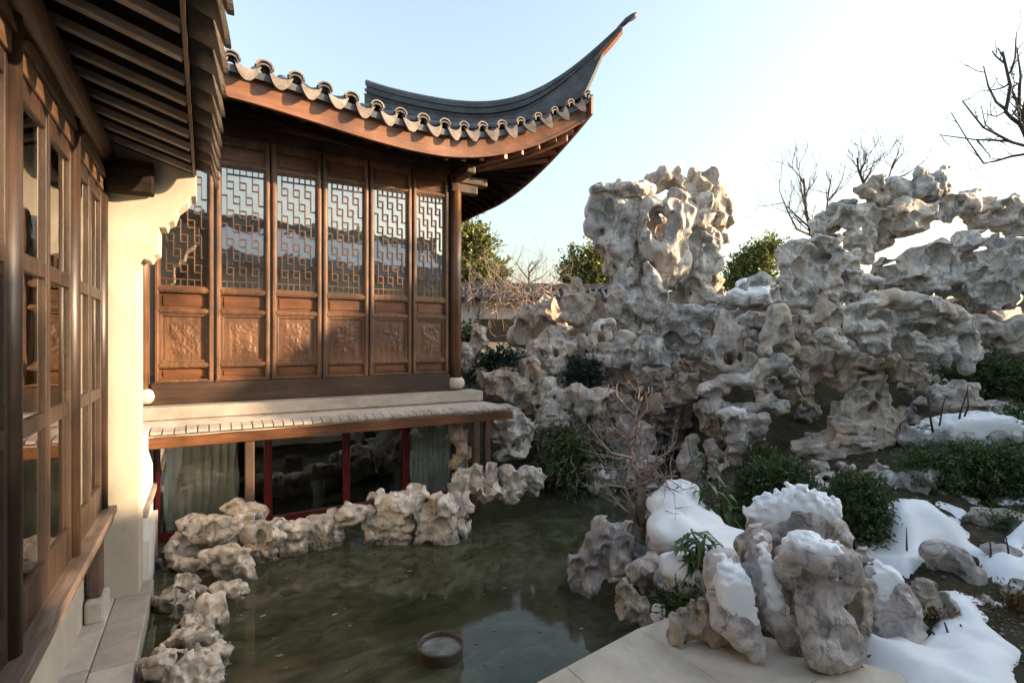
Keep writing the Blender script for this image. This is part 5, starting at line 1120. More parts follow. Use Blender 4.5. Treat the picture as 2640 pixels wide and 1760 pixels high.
edge('flat stone at the water below the flat topped stone', 5.75, [(370,560,50,30),(410,590,40,26),(340,590,40,30)])
edge('dark wet stone low between the ox head stone and the folded stone', 6.7, [(640,330,50,30),(690,330,40,24)], mat='rock_warm')
edge('low stone linking the folded stone and the stone with the eye hole', 6.95, [(790,270,40,36),(770,210,36,30)])
edge('little stone linking the eye hole stone and the cleft stone', 7.1, [(900,270,36,26),(930,290,30,20)])
edge('low stone between the cleft stone and the skull like stone', 7.25, [(1050,230,40,34),(1070,200,30,30)])
edge('flat stone beneath the stone with the dark slot', 7.35, [(1360,215,50,26),(1420,220,60,26),(1300,225,40,20)])
edge('grey stone joining the two window side groups of edge stones', 7.6, [(1720,120,50,60),(1700,180,40,36),(1740,70,36,30)])
edge('rounded stone wedged between the lumpy pale stone and the plinth', 5.45, [(170,720,40,40),(200,760,40,30)], mat='rock')
edge('low grey stone under the egg shaped white stone', 5.15, [(370,740,50,30),(420,760,36,24)], mat='rock')
edge('small pale stone between the broad flat stone and the furrowed stone', 4.6, [(170,880,50,36),(230,890,40,30)])
edge('wet stone tucked below the beak shaped stone', 4.45, [(380,920,44,34),(340,900,40,30)])
print('stones', STATS)
# ---------------------------------------------------------------- snow fields on the ground
def ground_hit(fr, x, y):
    a, b_ = src(fr, x, y); s = 6.0
    for _ in range(60):
        p = W(a, b_, s); z = float(ground_z(np.array([p[0]]), np.array([p[1]]))[0])
        s = max(3.4, min(16, s + .35 * ((p[2] - z) * FPX / max(60, b_ - 880))))
    return W(a, b_, s)
def snow_field(label, fr, px, t=.09, h=.045, ragged=.16):
    poly = np.array([ground_hit(fr, x, y)[:2] for x, y in px])
    lo, hi = poly.min(0) - .2, poly.max(0) + .2
    xs = np.arange(lo[0], hi[0], h); ys = np.arange(lo[1], hi[1], h); X, Y = np.meshgrid(xs, ys, indexing='ij')
    d = seg_dist(np.stack([X.ravel(), Y.ravel()], 1), poly).reshape(X.shape) + ragged * 1.7 * (n2(X + 3, Y + 7, .55) + .5 * n2(X + 31, Y, .27) + .25 * n2(X + 11, Y + 4, .14))
    T = np.clip(-d / .38, 0, 1); T = np.maximum(1 - (1 - T) ** 2, 0) ** .7
    Z = ground_z(X, Y); Zs = Z.copy()
    for _ in range(3): Zs = (np.roll(Zs, 1, 0) + np.roll(Zs, -1, 0) + np.roll(Zs, 1, 1) + np.roll(Zs, -1, 1) + Zs) / 5
    Z = Z * (1 - T) + Zs * T + T * t * (1 + 1.7 * n2(X + 5, Y, .6) + 1.1 * n2(X, Y + 8, .27)) - .025 + .010 * n2(X, Y, .09)
    keep = d < .03; idx = np.full(X.shape, -1); 
    q = keep[:-1, :-1] & keep[1:, :-1] & keep[1:, 1:] & keep[:-1, 1:]
    ids = np.arange(X.size).reshape(X.shape)
    F_ = np.stack([ids[:-1, :-1], ids[1:, :-1], ids[1:, 1:], ids[:-1, 1:]], -1)[q]
    used = np.unique(F_); mp = np.zeros(X.size, int); mp[used] = np.arange(len(used))
    V = np.stack([X, Y, Z], -1).reshape(-1, 3)[used]
    obj('snow_field', (V, mp[F_]), M['snow'], smooth=True, label=label, cat='snow', kind='stuff')
snow_field('wide snow field in the bottom right corner', 'C10', [(1520,860),(1600,900),(1720,880),(1800,860),(1860,830),(1990,770),(2080,770),(2200,860),(2340,1000),(2420,1150),(2300,1300),(1600,1250),(1520,1000)], .15, .04)
snow_field('sloping snow bank between the round shrub and the right edge', 'C10', [(1620,300),(1700,250),(1820,200),(1930,240),(2050,330),(2180,380),(2300,350),(2420,330),(2450,650),(2300,660),(2150,560),(2100,480),(2000,420),(1900,430),(1840,520),(1800,610),(1720,560),(1650,480),(1640,380)], .20, .045)
snow_field('snow around the slumped boulder and the layered brown stones', 'C10', [(1840,560),(1960,600),(2100,650),(2200,640),(2180,720),(2060,760),(1980,700),(1860,640)], .09, .04)
snow_field('snow strip between the round dark evergreen and the cracked grey rock', 'C10', [(1640,210),(1740,230),(1720,280),(1640,300)], .10, .05)
snow_field('snow between the domed peak stone and the mound shrubs', 'C10', [(860,330),(940,300),(980,380),(900,440),(840,420)], .10, .04)
snow_field('snow among the stones under the long snowy boulder', 'C10', [(1640,110),(1740,50),(1880,40),(1900,100),(1790,140),(1680,150)], .10, .05)
snow_field('snow lying between the wide evergreen bank and the flat brown rock', 'C10', [(1700,150),(1860,140),(2000,190),(2120,250),(2080,300),(1960,250),(1840,200),(1720,200)], .12, .05)
snow_field('thin snow left of the flat brown rock', 'C10', [(1900,240),(1990,225),(2080,290),(2000,330),(1930,300)], .10, .05)
snow_field('snow patches beneath the round dark evergreen', 'C10', [(1540,400),(1640,380),(1680,470),(1640,540),(1560,510)], .09, .04)
snow_field('small snow patch between the layered stones and the right edge', 'C10', [(2010,700),(2130,650),(2280,690),(2260,720),(2140,770),(2040,770)], .06, .04)
snow_field('lone snow patch at the right edge by the brown ground', 'C10', [(2270,760),(2360,750),(2420,790),(2420,840),(2330,830)], .06, .04)
snow_field('snow patch in the low shrubs at the right edge', 'C10', [(2180,160),(2260,140),(2400,110),(2420,190),(2280,200),(2200,190)], .10, .06)
snow_field('thin snow on the path above the low shrubs', 'C8', [(1340,900),(1440,930),(1560,960),(1600,1000),(1500,1000),(1380,960)], .10, .07)
snow_field('snow strip behind the low shrubs at the right', 'C8', [(1780,1120),(1860,1090),(1960,1100),(1960,1150),(1830,1150)], .10, .07)
snow_field('snow spilling beside the low knuckled stone', 'C10', [(480,720),(540,700),(560,760),(560,850),(520,850),(490,800)], .06, .03, .06)
random.seed(12)
# ground stones poking out of the snow, loose litter on the ground
mb = MB()
def pebble(mb, c, r, g):
    n = 6; rings = []
    for j in range(1, 4):
        a = math.pi * j / 4; rings.append([(c[0] + r*math.sin(a)*math.cos(2*math.pi*k/n)*g.uniform(.7,1.2), c[1] + r*math.sin(a)*math.sin(2*math.pi*k/n)*g.uniform(.7,1.2), c[2] + r*.7*math.cos(a)) for k in range(n)])
    mb.loft(rings)
g = random.Random(3)
for i in range(700):
    s = g.uniform(4.2, 9.5); t = g.uniform(.12, 1.05); p = cw(t * s, s, 0); z = float(ground_z(np.array([p[0]]), np.array([p[1]]))[0])
    if z > -2.68: pebble(mb, (p[0], p[1], z + .01), g.uniform(.006, .024), g)
obj('rubble', mb, M['grey_slab'], label='loose stone chips scattered over the garden soil', cat='rubble', kind='stuff', smooth=True)

lt = MB(); g = random.Random(14)
for i in range(2600):
    s = g.uniform(4.0, 8.5); t = g.uniform(.12, 1.0); p = cw(t * s, s, 0)
    z = float(ground_z(np.array([p[0]]), np.array([p[1]]))[0])
    if z < -2.68: continue
    r = g.uniform(.012, .032); a = g.uniform(0, 6.28); c_, s_ = math.cos(a) * r, math.sin(a) * r; zz = z + .012
    lt.add([(p[0] + c_, p[1] + s_, zz), (p[0] - s_ * .5, p[1] + c_ * .5, zz + g.uniform(0, .015)), (p[0] - c_, p[1] - s_, zz + .004), (p[0] + s_ * .5, p[1] - c_ * .5, zz + g.uniform(0, .015))], [(0, 1, 2, 3)])
obj('leaf_litter', lt, M['leaf_dry'], label='dead brown leaves scattered over the bare soil', cat='leaf litter', kind='stuff')
# ---------------------------------------------------------------- foliage
def leaves(blobs, n, size, elong=1.8, droop=0.0, g=None, shell=.55, lump=.35):
    """many small two-triangle leaves spread through the lumpy volume of the blobs (world centre, radii)"""
    g = g or np.random.default_rng(1); V = []; 
    vol = np.array([b[1][0]*b[1][1]*b[1][2] for b in blobs]) ** .75; pick = g.choice(len(blobs), n, p=vol/vol.sum())
    d = g.normal(size=(n, 3)); d /= np.linalg.norm(d, axis=1)[:, None]
    r = shell + (1 - shell) * g.random(n) ** .7
    lob = np.sin(d[:, 0]*7 + pick*2.1) * np.sin(d[:, 1]*6 + pick) * np.sin(d[:, 2]*8 + pick*.7)
    r = r * (1 + lump * lob + .10 * g.normal(size=n))
    C = np.array([b[0] for b in blobs])[pick] + d * r[:, None] * np.array([b[1] for b in blobs])[pick]
    ax = d * .7 + g.normal(size=(n, 3)) * .6; ax[:, 2] += .25 - droop; ax /= np.linalg.norm(ax, axis=1)[:, None]
    sd = np.cross(ax, g.normal(size=(n, 3))); sd /= np.linalg.norm(sd, axis=1)[:, None]
    ns = max(8, n // 16); sp = np.arange(n) % ns; j = (np.arange(n) // ns) / 16.0
    da = d[sp] * .8 + .55 * g.normal(size=(ns, 3))[sp] + np.array([0, 0, .35 - droop]); da /= np.linalg.norm(da, axis=1)[:, None]
    C = C[sp] + da * (j[:, None] - .25) * size * 5.5 + .35 * size * g.normal(size=(n, 3))
    ax = ax * .8 + da; ax /= np.linalg.norm(ax, axis=1)[:, None]; sd = np.cross(ax, g.normal(size=(n, 3))); sd /= np.linalg.norm(sd, axis=1)[:, None]
    L = size * g.uniform(.6, 1.4, n)[:, None]; Wd = L / elong
    up = np.cross(ax, sd) * L * .12
    V = np.stack([C - ax*L*.5, C + sd*Wd*.5 + up, C + ax*L*.5 - up, C - sd*Wd*.5 + up], 1).reshape(-1, 3)
    return V, np.arange(4*n).reshape(-1, 4)
def pxblobs(fr, s, bl, depth=.9):
    out = []
    for q in bl:
        x, y, rx, ry = q[:4]; ds = q[4] if len(q) > 4 else 0; a, b_ = src(fr, x, y); u = s / FPX / CROP[fr][2]
        out.append((W(a, b_, s + ds * rx * u), (rx*u, rx*u*depth, ry*u)))
    return out
seedn = [100]
def shrub(nm, label, fr, s, bl, n, size, mat, cat='shrub', base=None, elong=1.8, droop=0, group=None, stems=7, shell=.45):
    seedn[0] += 1; B = pxblobs(fr, s, bl); lo = min(B, key=lambda b: b[0][2] - b[1][2]); zb = lo[0][2] - lo[1][2] if base is None else base
    org = (np.mean([b[0][0] for b in B]), np.mean([b[0][1] for b in B]), zb)
    root = empty(nm, org, label=label, cat=cat, group=group)
    obj('foliage', leaves(B, n, size, elong, droop, np.random.default_rng(seedn[0]), shell), M[mat], root)
    g = random.Random(seedn[0]); mb = MB()
    for i in range(stems):
        c, r = B[g.randrange(len(B))]; e = (c[0] + g.uniform(-.5,.5)*r[0], c[1] + g.uniform(-.5,.5)*r[1], c[2] + g.uniform(-.2,.6)*r[2])
        m = ((org[0]+e[0])/2 + g.uniform(-.05,.05), (org[1]+e[1])/2, (org[2]+e[2])/2)
        mb.tube([(org[0] + g.uniform(-.04,.04), org[1] + g.uniform(-.04,.04), zb), m, e], [.022, .016, .006], 5)
    obj('stem', mb, M['bark'], root, smooth=True); return root
shrub('juniper_shrub', 'dark green juniper mound at the centre of the rock garden', 'C6', 10.45, [(800,1260,70,45),(760,1230,50,40),(850,1280,50,45),(870,1190,40,50),(720,1280,40,35)], 4200, .055, 'leaf_bluish')
shrub('juniper_shrub', 'snow flecked juniper beside the column of the pavilion', 'C6', 11.8, [(300,1180,70,40),(240,1200,50,36),(370,1170,50,34),(140,1290,40,30)], 3200, .062, 'leaf_bluish')
shrub('juniper_shrub', 'little evergreen shrub behind the crooked standing stone', 'C6', 13, [(130,1040,45,40),(110,1090,30,40)], 700, .09, 'leaf_green')
shrub('bamboo_shrub', 'dark drooping bush hanging over the water by the cave', 'C9', 9.75, [(700,900,90,70),(760,990,110,80),(650,1030,60,90),(700,1110,80,60),(950,980,60,40),(860,960,70,50),(770,1180,50,50)], 4200, .13, 'leaf_green', elong=4.5, droop=.7)
shrub('mound_shrub', 'pair of green mound shrubs left behind the domed peak stone', 'C10', 6.5, [(1000,110,90,100),(970,220,75,90),(1060,60,90,50),(1200,80,80,70),(1130,30,80,50),(1240,120,50,50)], 9000, .040, 'leaf_green')
shrub('round_shrub', 'round dark evergreen right behind the domed peak stone', 'C10', 6.1, [(1520,170,130,110),(1500,300,110,100),(1580,260,80,100),(1430,150,60,70),(1560,370,60,50)], 9500, .040, 'leaf_green')
shrub('low_shrub', 'sprawling low shrubs at the right edge above the snow bank', 'C10', 7.2, [(1960,130,90,45),(2060,90,90,50),(2160,130,110,70),(2280,90,100,80),(2380,120,90,90),(2240,200,90,40),(1910,190,45,30),(2140,50,80,40)], 9500, .044, 'leaf_green')
shrub('low_shrub', 'bushes under the smooth brown boulder at the right edge', 'C8', 10.4, [(1440,855,70,40),(1690,800,70,45),(1720,860,110,55),(1640,920,100,55),(1850,920,80,70),(1540,900,70,40),(1900,1010,70,50),(1760,980,90,45)], 8500, .062, 'leaf_green')
shrub('low_shrub', 'wide bank of dark evergreen shrubs below the long snowy boulder', 'C8', 7.2, [(1220,1440,80,50),(1330,1400,80,40),(1350,1520,110,60),(1560,1400,100,50),(1660,1450,110,70),(1780,1420,110,70),(1620,1540,120,50),(1800,1540,110,60),(1900,1440,90,60),(1240,1540,60,40)], 11000, .046, 'leaf_green')
shrub('low_shrub', 'dark evergreens filling the hollow left of the stepped base stone', 'C8', 8.6, [(300,1440,110,70),(420,1520,120,50),(200,1520,80,50),(520,1540,90,40),(260,1380,60,40)], 8000, .046, 'leaf_green')
shrub('low_shrub', 'small evergreen tuft at the far right above the snow', 'C8', 8.6, [(1860,1180,60,50),(1930,1210,60,60)], 1300, .07, 'leaf_green')
for lab, s_, bl_, mt in (('squat grey boulder half sunk in the wide snow field', 4.6, [(1720,960,50,36),(1760,980,44,30)], 'rock_grey'),
  ('pale stone poking from the snow beside the dry stalks', 4.7, [(1900,900,40,30),(1930,915,30,22)], 'rock'),
  ('brown stone at the right border of the wide snow field', 4.6, [(2240,960,50,40),(2290,990,40,30)], 'rock_warm'),
  ('mottled stone between the ground plants and the snow patch', 4.9, [(2160,780,50,36),(2200,800,40,26)], 'rock_warm'),
  ('small stone at the top of the snow bank by the round evergreen', 6.2, [(1690,330,40,30),(1720,350,30,20)], 'rock_grey'),
  ('low slab of stone splitting the sloping snow bank', 5.7, [(2230,430,60,30),(2290,450,50,26),(2180,420,36,20)], 'rock_grey'),
  ('stone under the snow bank at the right border', 5.1, [(2330,620,50,40),(2290,650,50,26)], 'rock_grey')):
    stone('boulder', lab, 'C10', s_, bl_, mat=mt, rough=.8, scoop=.6)
for lab, x_, y_, s_, mt in (('dry brown tuft in front of the slumped boulder', 2080, 730, 5.0, 'leaf_dry'), ('dry tuft beside the block stone with the snow saddle', 1880, 800, 4.7, 'leaf_dry'), ('green tuft in the snow below the sprawling shrubs', 2260, 270, 6.3, 'leaf_green'), ('evergreen tuft between the cracked rock and the snow bank', 1800, 215, 6.6, 'leaf_green'), ('dark tuft in the bottom right corner of the snow', 2320, 1040, 4.5, 'leaf_green')):
    shrub('ground_cover', lab, 'C10', s_, [(x_, y_, 60, 26), (x_ + 50, y_ + 10, 40, 20), (x_ - 40, y_ + 14, 40, 18)], 700, .045, mt, elong=3.2, cat='plant')
shrub('ground_cover', 'fresh green tuft below the snowy hump at the terrace', 'C10', 4.9, [(620,710,60,30),(580,740,36,30),(690,690,40,22)], 900, .06, 'leaf_willow', elong=3, cat='plant')
shrub('ground_cover', 'dark green tuft at the foot of the wave shaped stone', 'C10', 4.15, [(1440,1040,60,50),(1400,1060,50,40),(1490,1080,40,40)], 900, .05, 'leaf_green', elong=2.5, cat='plant')
shrub('ground_cover', 'green sprig on top of the largest snow cap', 'C10', 4.75, [(1150,210,26,22)], 70, .03, 'leaf_green', elong=3, cat='plant', stems=2)
shrub('ground_cover', 'brown and green ground plants at the right edge of the snow', 'C10', 4.9, [(2180,820,80,40),(2290,860,70,60),(2340,700,50,40),(2240,760,50,25),(2320,960,60,50)], 1800, .05, 'leaf_dry', elong=2.5, cat='plant')
for lab, fr, s_, bl, n in (('snow clinging to the sprawling low shrubs at the right edge', 'C10', 7.15, [(1990,100,30,8),(2090,58,34,8),(2190,80,40,9),(2300,40,30,9),(2250,165,34,8)], 420),):
    obj('snow_flecks', leaves(pxblobs(fr, s_, bl), n, .032, 1.2, 0, np.random.default_rng(5), .1), M['snow'], label=lab, cat='snow', kind='stuff')
# long leaved plants in the snow
def leafy_plant(label, fr, s, stems, nleaf, L, seed):
    g = random.Random(seed); base = stems[0][0]; a, b_ = src(fr, *base); o0 = W(a, b_, s)
    root = empty('long_leaved_plant', o0, label=label, cat='plant'); sm = MB(); lv = MB()
    for st in stems:
        P_ = [Vector(W(*src(fr, *q), s + g.uniform(-.08, .08))) for q in st]; sm.tube(P_, [.014 - .008 * i / len(P_) for i in range(len(P_))], 5)
        for i in range(nleaf):
            t = g.uniform(.35, 1) * (len(P_) - 1); k = min(int(t), len(P_) - 2); p = P_[k].lerp(P_[k+1], t - k)
            az = g.uniform(0, 6.28); d = Vector((math.cos(az), math.sin(az), g.uniform(-.5, .6))).normalized(); l = L * g.uniform(.6, 1.25); w = l * .10
            sd = d.cross(Vector((0, 0, 1))).normalized() * w; m1 = p + d * l * .5 + Vector((0, 0, -.06 * l)); e = p + d * l * .85 + Vector((0, 0, -.42 * l))
            lv.add([tuple(p), tuple(m1 + sd), tuple(e), tuple(m1 - sd)], [(0, 1, 2, 3)])
    obj('stem', sm, M['bark'], root); obj('foliage', lv, M['leaf_willow'], root)
leafy_plant('bright long leaved plant standing in the snow sheet', 'C10', 5.0, [[(720,560),(710,470),(690,370),(670,320)],[(720,560),(730,450),(740,350)],[(715,560),(690,480),(640,400)],[(720,560),(740,480),(760,420)]], 26, .26, 1)
leafy_plant('tall dark long leaved plant beside the hunched stone figure', 'C10', 6.1, [[(820,420),(800,300),(760,120),(720,-60)],[(820,420),(820,280),(860,190)],[(815,420),(760,240),(720,180)],[(820,420),(840,330),(830,240),(800,60)]], 30, .25, 2)
leafy_plant('small long leaved sprig on the snow left of the tall dark plant', 'C10', 6.0, [[(650,240),(630,220),(610,205)],[(650,240),(660,210),(700,200)]], 10, .16, 3)
# bare shrub by the water
def limb(mb, pts, r0, r1, n=6): mb.tube(pts, [r0 + (r1 - r0) * i / (len(pts) - 1) for i in range(len(pts))], n)
def twigs(mb, p, d, L, r, g, depth, spread=.7, up=.15, kink=.25):
    pts = [Vector(p)]; dd = Vector(d).normalized()
    for i in range(3):
        dd = (dd + Vector((g.gauss(0, kink), g.gauss(0, kink), g.gauss(0, kink) + up * .4))).normalized(); pts.append(pts[-1] + dd * L / 3)
    limb(mb, pts, r, r * .55, 5 if depth > 1 else 4)
    if depth <= 0: return
    for i in range(g.choice((2, 2, 3))):
        q = pts[g.choice((1, 2, 3, 3))]; nd = (dd + Vector((g.gauss(0, spread), g.gauss(0, spread), g.gauss(0, spread * .7) + up))).normalized()
        twigs(mb, q, nd, L * g.uniform(.55, .8), r * .55, g, depth - 1, spread, up, kink)
def drawn(nm, label, fr, s, lines, r0, mat, seed, twig=.0, depth=1, cat='tree', spread=.5, up=.2, every=1, jit=.12):
    g = random.Random(seed); a, b_ = src(fr, *lines[0][0]); root = empty(nm, W(a, b_, s), label=label, cat=cat); tr_ = MB(); br = MB()
    brs = []
    for li, ln in enumerate(lines):
        br = MB(); brs.append(br)
        k = ln[0][2] if len(ln[0]) > 2 else (1.0 if li == 0 else .5)
        z0 = 0 if li == 0 else g.uniform(-jit, jit)
        P_ = [Vector(W(*src(fr, q[0], q[1]), s + z0 * i)) for i, q in enumerate(ln)]
        limb(tr_ if li == 0 else br, P_, r0 * k, r0 * k * .35, 7 if li == 0 else 5)
        if twig:
            for i in range(1, len(P_)):
                for _ in range(every):
                    t = g.random(); q = P_[i-1].lerp(P_[i], t); d = (P_[i] - P_[i-1]).normalized()
                    nd = d * .6 + Vector((g.gauss(0, spread), g.gauss(0, spread), g.gauss(0, spread) + up)); twigs(br, q, nd, twig * g.uniform(.6, 1.2), r0 * k * .32, g, depth, spread, up)
    if cat == 'plant':                                         # separate stalks: one part each
        for i, ln in enumerate(lines):
            k = ln[0][2] if len(ln[0]) > 2 else 1.0; sb = MB(); limb(sb, [Vector(W(*src(fr, q[0], q[1]), s + .05 * (i % 3) - .05)) for q in ln], r0 * k, r0 * k * .35, 6)
            obj('stalk', sb, M[mat], root, smooth=True)
        return
    obj('trunk', tr_, M[mat], root, smooth=True)
    for br in brs:
        if br.v: obj('branch', br, M[mat], root, smooth=True)
drawn('bare_shrub', 'leafless rosy shrub standing at the water before the cave', 'C9', 6.35,
  [[(1225,1540),(1195,1400),(1200,1250),(1170,1120),(1130,980),(1105,890),(1150,780),(1165,700)],
   [(1190,1440,.5),(1130,1320),(1090,1200),(1000,1190),(930,1190)],[(1200,1460,.45),(1130,1380),(1065,1325)],[(1210,1500,.5),(1230,1360),(1330,1290),(1440,1200)],[(1205,1270,.5),(1300,1230),(1410,1195)],
   [(1180,1150,.5),(1150,1090),(1130,1010),(1000,980),(930,900)],[(1190,1170,.45),(1260,1120),(1300,1020),(1390,960)],[(1200,1200,.4),(1310,1140),(1430,1130)],[(1110,900,.4),(1060,860),(1000,790)],[(1130,990,.4),(1190,930),(1210,850)],[(1210,1480,.4),(1285,1440),(1260,1420)],[(1110,900,.35),(1160,870),(1180,740),(1240,690)]],
  .056, 'bark_pink', 4, .30, 2, 'shrub', .5, .1, 2)
# bare trees
drawn('bare_tree', 'dark leafless tree reaching in from the right edge', 'C7', 9.0,
  [[(2190,2300),(2170,1700),(2100,1150),(2010,850),(1940,690),(1915,640),(1860,600),(1820,560),(1850,400),(1830,310),(1800,180)],
   [(1925,650,.7),(1900,520),(1885,480),(1850,400)],[(1830,320,.5),(1850,310),(1880,220),(1885,90)],[(1900,530,.5),(1915,330),(1890,150)],[(1825,550,.5),(1760,500),(1710,400),(1680,270)],
   [(1960,780,.5),(1850,750),(1760,700),(1680,660),(1600,560),(1545,490)],[(1850,745,.4),(1750,740),(1620,735),(1400,705)],[(1990,820,.45),(1860,840),(1760,870),(1680,885),(1580,740),(1475,565)],[(1760,700,.3),(1690,640),(1665,520)],[(1640,740,.25),(1690,800),(1730,850)],[(1830,550,.3),(1760,590),(1680,570)],[(1960,700,.6),(1930,560),(1960,400),(1940,200)]],
  .055, 'bark_dark', 9, .34, 2, 'tree', .45, .25)
drawn('bare_tree', 'pale leafless tree behind the left shoulder of the stone bridge', 'C7', 17, [[(640,1400),(590,1330),(560,1200),(550,1080),(545,980)],[(590,1340,.6),(500,1300),(440,1180),(400,1080)],[(580,1290,.5),(480,1200),(420,1140)],[(560,1180,.5),(540,1100),(520,1000)],[(620,1350,.6),(690,1180),(700,1080),(720,960)],[(700,1120,.5),(750,1060),(790,980)]], .07, 'bark', 21, .75, 3, 'tree', .5, .3, 2)
drawn('bare_tree', 'wispy leafless tree behind the boulder pair on the stone bridge', 'C7', 18, [[(960,1150),(920,1000),(890,930),(880,850)],[(920,1010,.7),(960,950),(990,870)],[(900,940,.6),(930,880),(940,820)],[(950,1100,.6),(1080,980),(1110,880),(1150,810)],[(1100,920,.5),(1130,860),(1170,830)],[(1080,1000,.5),(1200,950),(1290,880)]], .065, 'bark', 22, .75, 3, 'tree', .5, .3, 2)
drawn('bare_tree', 'small leafless tree above the back garden wall', 'C6', 20, [[(480,780),(480,700),(475,650),(500,610)],[(480,720,.7),(430,660),(400,610)],[(478,680,.6),(530,620),(560,590)],[(480,740,.6),(560,700),(600,660)],[(480,760,.5),(410,720),(370,690)]], .05, 'bark', 23, .5, 2, 'tree', .6, .3)
drawn('bare_vine', 'tangle of leafless vines draped over the back garden wall', 'C6', 16.2,
  [[(180,960),(200,850),(260,790),(340,770),(430,760)],[(130,900,.8),(150,820),(230,770),(320,800)],[(300,950,.7),(280,860),(330,800),(400,790),(480,800)],[(420,900,.7),(450,820),(520,770),(600,760)],[(520,900,.7),(500,820),(560,760),(640,740)],[(110,840,.7),(200,800),(300,840),(420,830)],[(350,880,.6),(420,800),(540,790),(640,800)],[(100,800,.6),(180,760),(300,740)],[(380,950,.6),(460,880),(560,840)]], .045, 'bark_pink', 24, .9, 2, 'vine', .7, .05, 3, .3)
drawn('dry_twigs', 'thin leafless twigs rising behind the snow blanket', 'C8', 8.3, [[(1340,1240),(1320,1130),(1310,1040),(1330,980)],[(1490,1240,1.),(1510,1120),(1550,1000),(1560,940)],[(1500,1230,1.),(1560,1080),(1555,980)],[(1380,1200,.8),(1400,1080),(1420,1010)]], .018, 'bark_dark', 25, .12, 0, 'plant')
drawn('dry_stalks', 'dark dry stalks sticking out of the bottom right snow field', 'C10', 4.5, [[(2010,960),(1980,880),(1950,790)],[(2100,950,1.),(2060,870),(2030,800)],[(1990,970,.9),(1975,880),(1960,830)],[(1930,890,.6),(1890,840),(1850,800)],[(2300,1060,.7),(2230,960),(2170,890)]], .018, 'bark_dark', 26, 0, 0, 'plant')
drawn('dry_stalks', 'curved dry stalks in the snow bank at the right edge', 'C10', 5.6, [[(2190,610),(2240,560),(2255,460)],[(2170,540,1.),(2185,440),(2180,370)],[(2320,660,.8),(2330,580),(2345,500)],[(2280,490,.9),(2270,410),(2255,340)],[(1760,430,.7),(1758,310)]], .014, 'bark_dark', 27, 0, 0, 'plant')
# evergreens beyond the wall
def conifer(label, fr, s, bl, n, size, seed, ground=-.5):
    B = pxblobs(fr, s, bl, .9); c = np.mean([b[0] for b in B], 0)
    root = empty('evergreen_tree', (c[0], c[1], ground), label=label, cat='tree')
    obj('crown', leaves(B, n, size, 2.2, 0, np.random.default_rng(seed), .35, .5), M['leaf_conifer'], root)
    t = MB(); t.tube([(c[0], c[1], ground), (c[0] + .1, c[1], c[2]), (c[0], c[1], max(b[0][2] for b in B))], [.28, .2, .05], 9); obj('trunk', t, M['bark'], root, smooth=True)
conifer('sunlit yellow green evergreen right beside the pavilion column', 'C6', 21, [(110,640,90,90),(90,530,80,80),(110,450,70,60),(180,560,50,60),(220,490,36,40),(190,670,70,60),(240,520,26,40),(60,720,100,60)], 11000, .16, 31)
conifer('small evergreen right of the sunlit yellow green one', 'C6', 23, [(290,690,45,45),(300,650,26,26),(250,730,60,40)], 2800, .16, 32)
conifer('double crowned evergreen left of the twin peak', 'C6', 22, [(740,640,40,45),(720,700,60,45),(850,580,46,50),(880,640,80,60),(820,680,90,60),(900,730,90,60),(740,600,18,22),(845,540,20,24),(780,750,100,40)], 10000, .15, 33)
conifer('evergreen in the gap right of the twin peak', 'C8', 20, [(340,100,60,45),(280,150,70,50),(200,210,70,50),(150,220,50,40),(110,310,60,40),(230,280,90,60),(60,330,30,26)], 8500, .14, 34)
# back wall with tiled coping
gw = empty('garden_wall', W(1400, 900, 17), label='white garden wall with dark tiled coping beyond the rock garden', cat='wall')
A, B_ = W(1150, 880, 17.2), W(1620, 880, 17.8)
wd_ = Vector((B_[0] - A[0], B_[1] - A[1], 0)).normalized()
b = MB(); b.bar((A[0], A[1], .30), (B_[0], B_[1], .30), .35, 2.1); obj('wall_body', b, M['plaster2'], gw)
b = MB(); nn = Vector((wd_.y, -wd_.x, 0)); rings = []
for e in (A, B_):
    e = Vector((e[0], e[1], 0)); rings.append([tuple(e + nn * a + Vector((0, 0, z))) for a, z in ((-.55, 1.35), (0, 1.75), (.55, 1.35), (.5, 1.28), (0, 1.6), (-.5, 1.28))])
b.loft(rings); obj('coping', b, M['tile'], gw)
b = MB(); b.bar((A[0], A[1], 1.82), (B_[0], B_[1], 1.82), .22, .2); obj('coping_ridge', b, M['tile'], gw)
tp_ = None
L_ = (Vector(B_) - Vector(A)).length
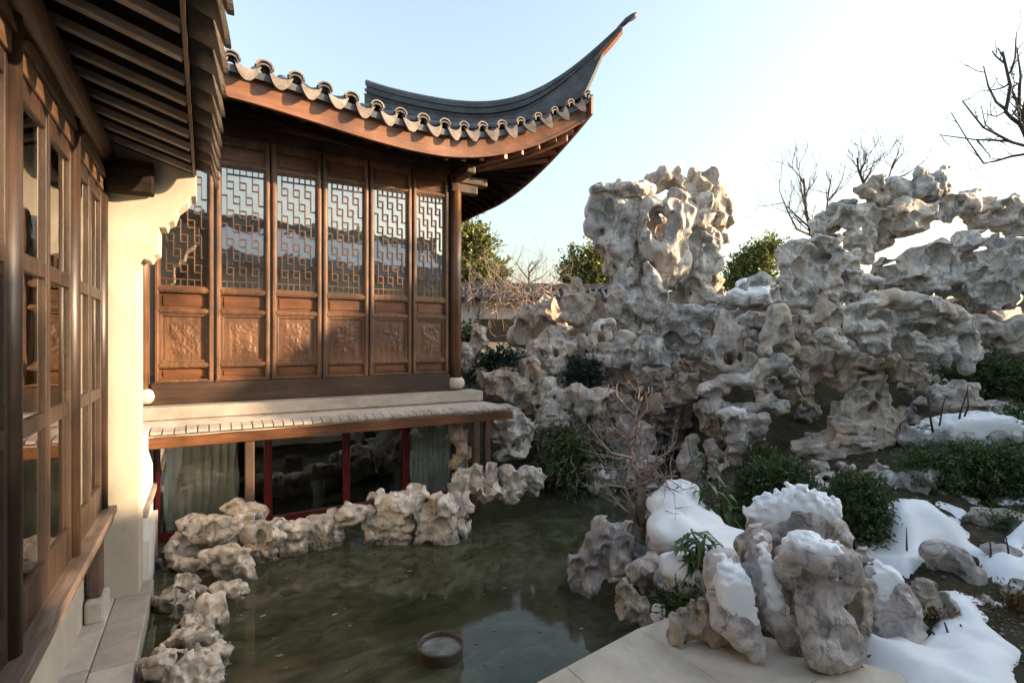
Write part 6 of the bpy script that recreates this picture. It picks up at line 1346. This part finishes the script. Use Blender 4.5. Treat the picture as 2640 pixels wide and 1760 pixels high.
for i in range(int(L_ / .22)):
    e = Vector((A[0], A[1], 0)) + wd_ * (.1 + .22 * i)
    if tp_ is None:
        b = MB(); b.tube([tuple(e + nn * .56 + Vector((0, 0, 1.37))), tuple(e + nn * .05 + Vector((0, 0, 1.74)))], .06, 8); tp_ = obj('tile', b, M['tile'], gw, origin=tuple(e)); tp_e = e
    else: copy_part(tp_, tuple(e), gw)
p0, p1 = W(1225, 880, 16.95), W(1325, 880, 17.05)
b = MB(); b.bar((p0[0], p0[1], .35), (p1[0], p1[1], .35), .12, .75); obj('window_opening', b, M['inside'], gw)

# ---------------------------------------------------------------- pot and flecks in the pond
pc = WZ(1136, 1655, -2.68)
pot = empty('clay_pot', (pc[0], pc[1], -3.1), label='round brown glazed clay pot standing in the pond', cat='pot')
R = .205; b = MB()
b.lathe((pc[0], pc[1], -3.1), [(.12, 0), (.16, .1), (.19, .28), (.198, .34), (R - .004, .38), (R + .004, .402), (R + .002, .418), (R - .010, .422), (R - .020, .410), (R - .024, .37), (.165, .25)], 56); obj('body', b, M['ceramic'], pot, smooth=True)
b = MB(); n = 40; b.add([(pc[0] + (R - .027) * math.cos(2*math.pi*k/n), pc[1] + (R - .027) * math.sin(2*math.pi*k/n), -2.728) for k in range(n)], [tuple(range(n))]); obj('ice', b, M['ice'], pot)
mb = MB(); g = random.Random(8); k = 0
while k < 50:
    p = WZ(g.uniform(420, 1700), g.uniform(1330, 1755), -2.8); 
    if seg_dist(np.array([p[:2]]), pond)[0] > -.15 or math.hypot(p[0] - pc[0], p[1] - pc[1]) < .3: continue
    k += 1; r = g.choice((.005, .006, .008, .010, .012, .022)); a0 = g.uniform(0, 6.28); m_ = 6
    mb.add([(p[0] + r*g.uniform(.6,1.3)*math.cos(a0+6.28*q/m_)*1.6, p[1] + r*g.uniform(.6,1.3)*math.sin(a0+6.28*q/m_), -2.794) for q in range(m_)] + [(p[0], p[1], -2.788)], [(q, (q+1) % m_, m_) for q in range(m_)])
obj('ice_flecks', mb, M['fleck'], label='small ice flecks and dead leaves floating on the pond', cat='ice flecks', kind='stuff')
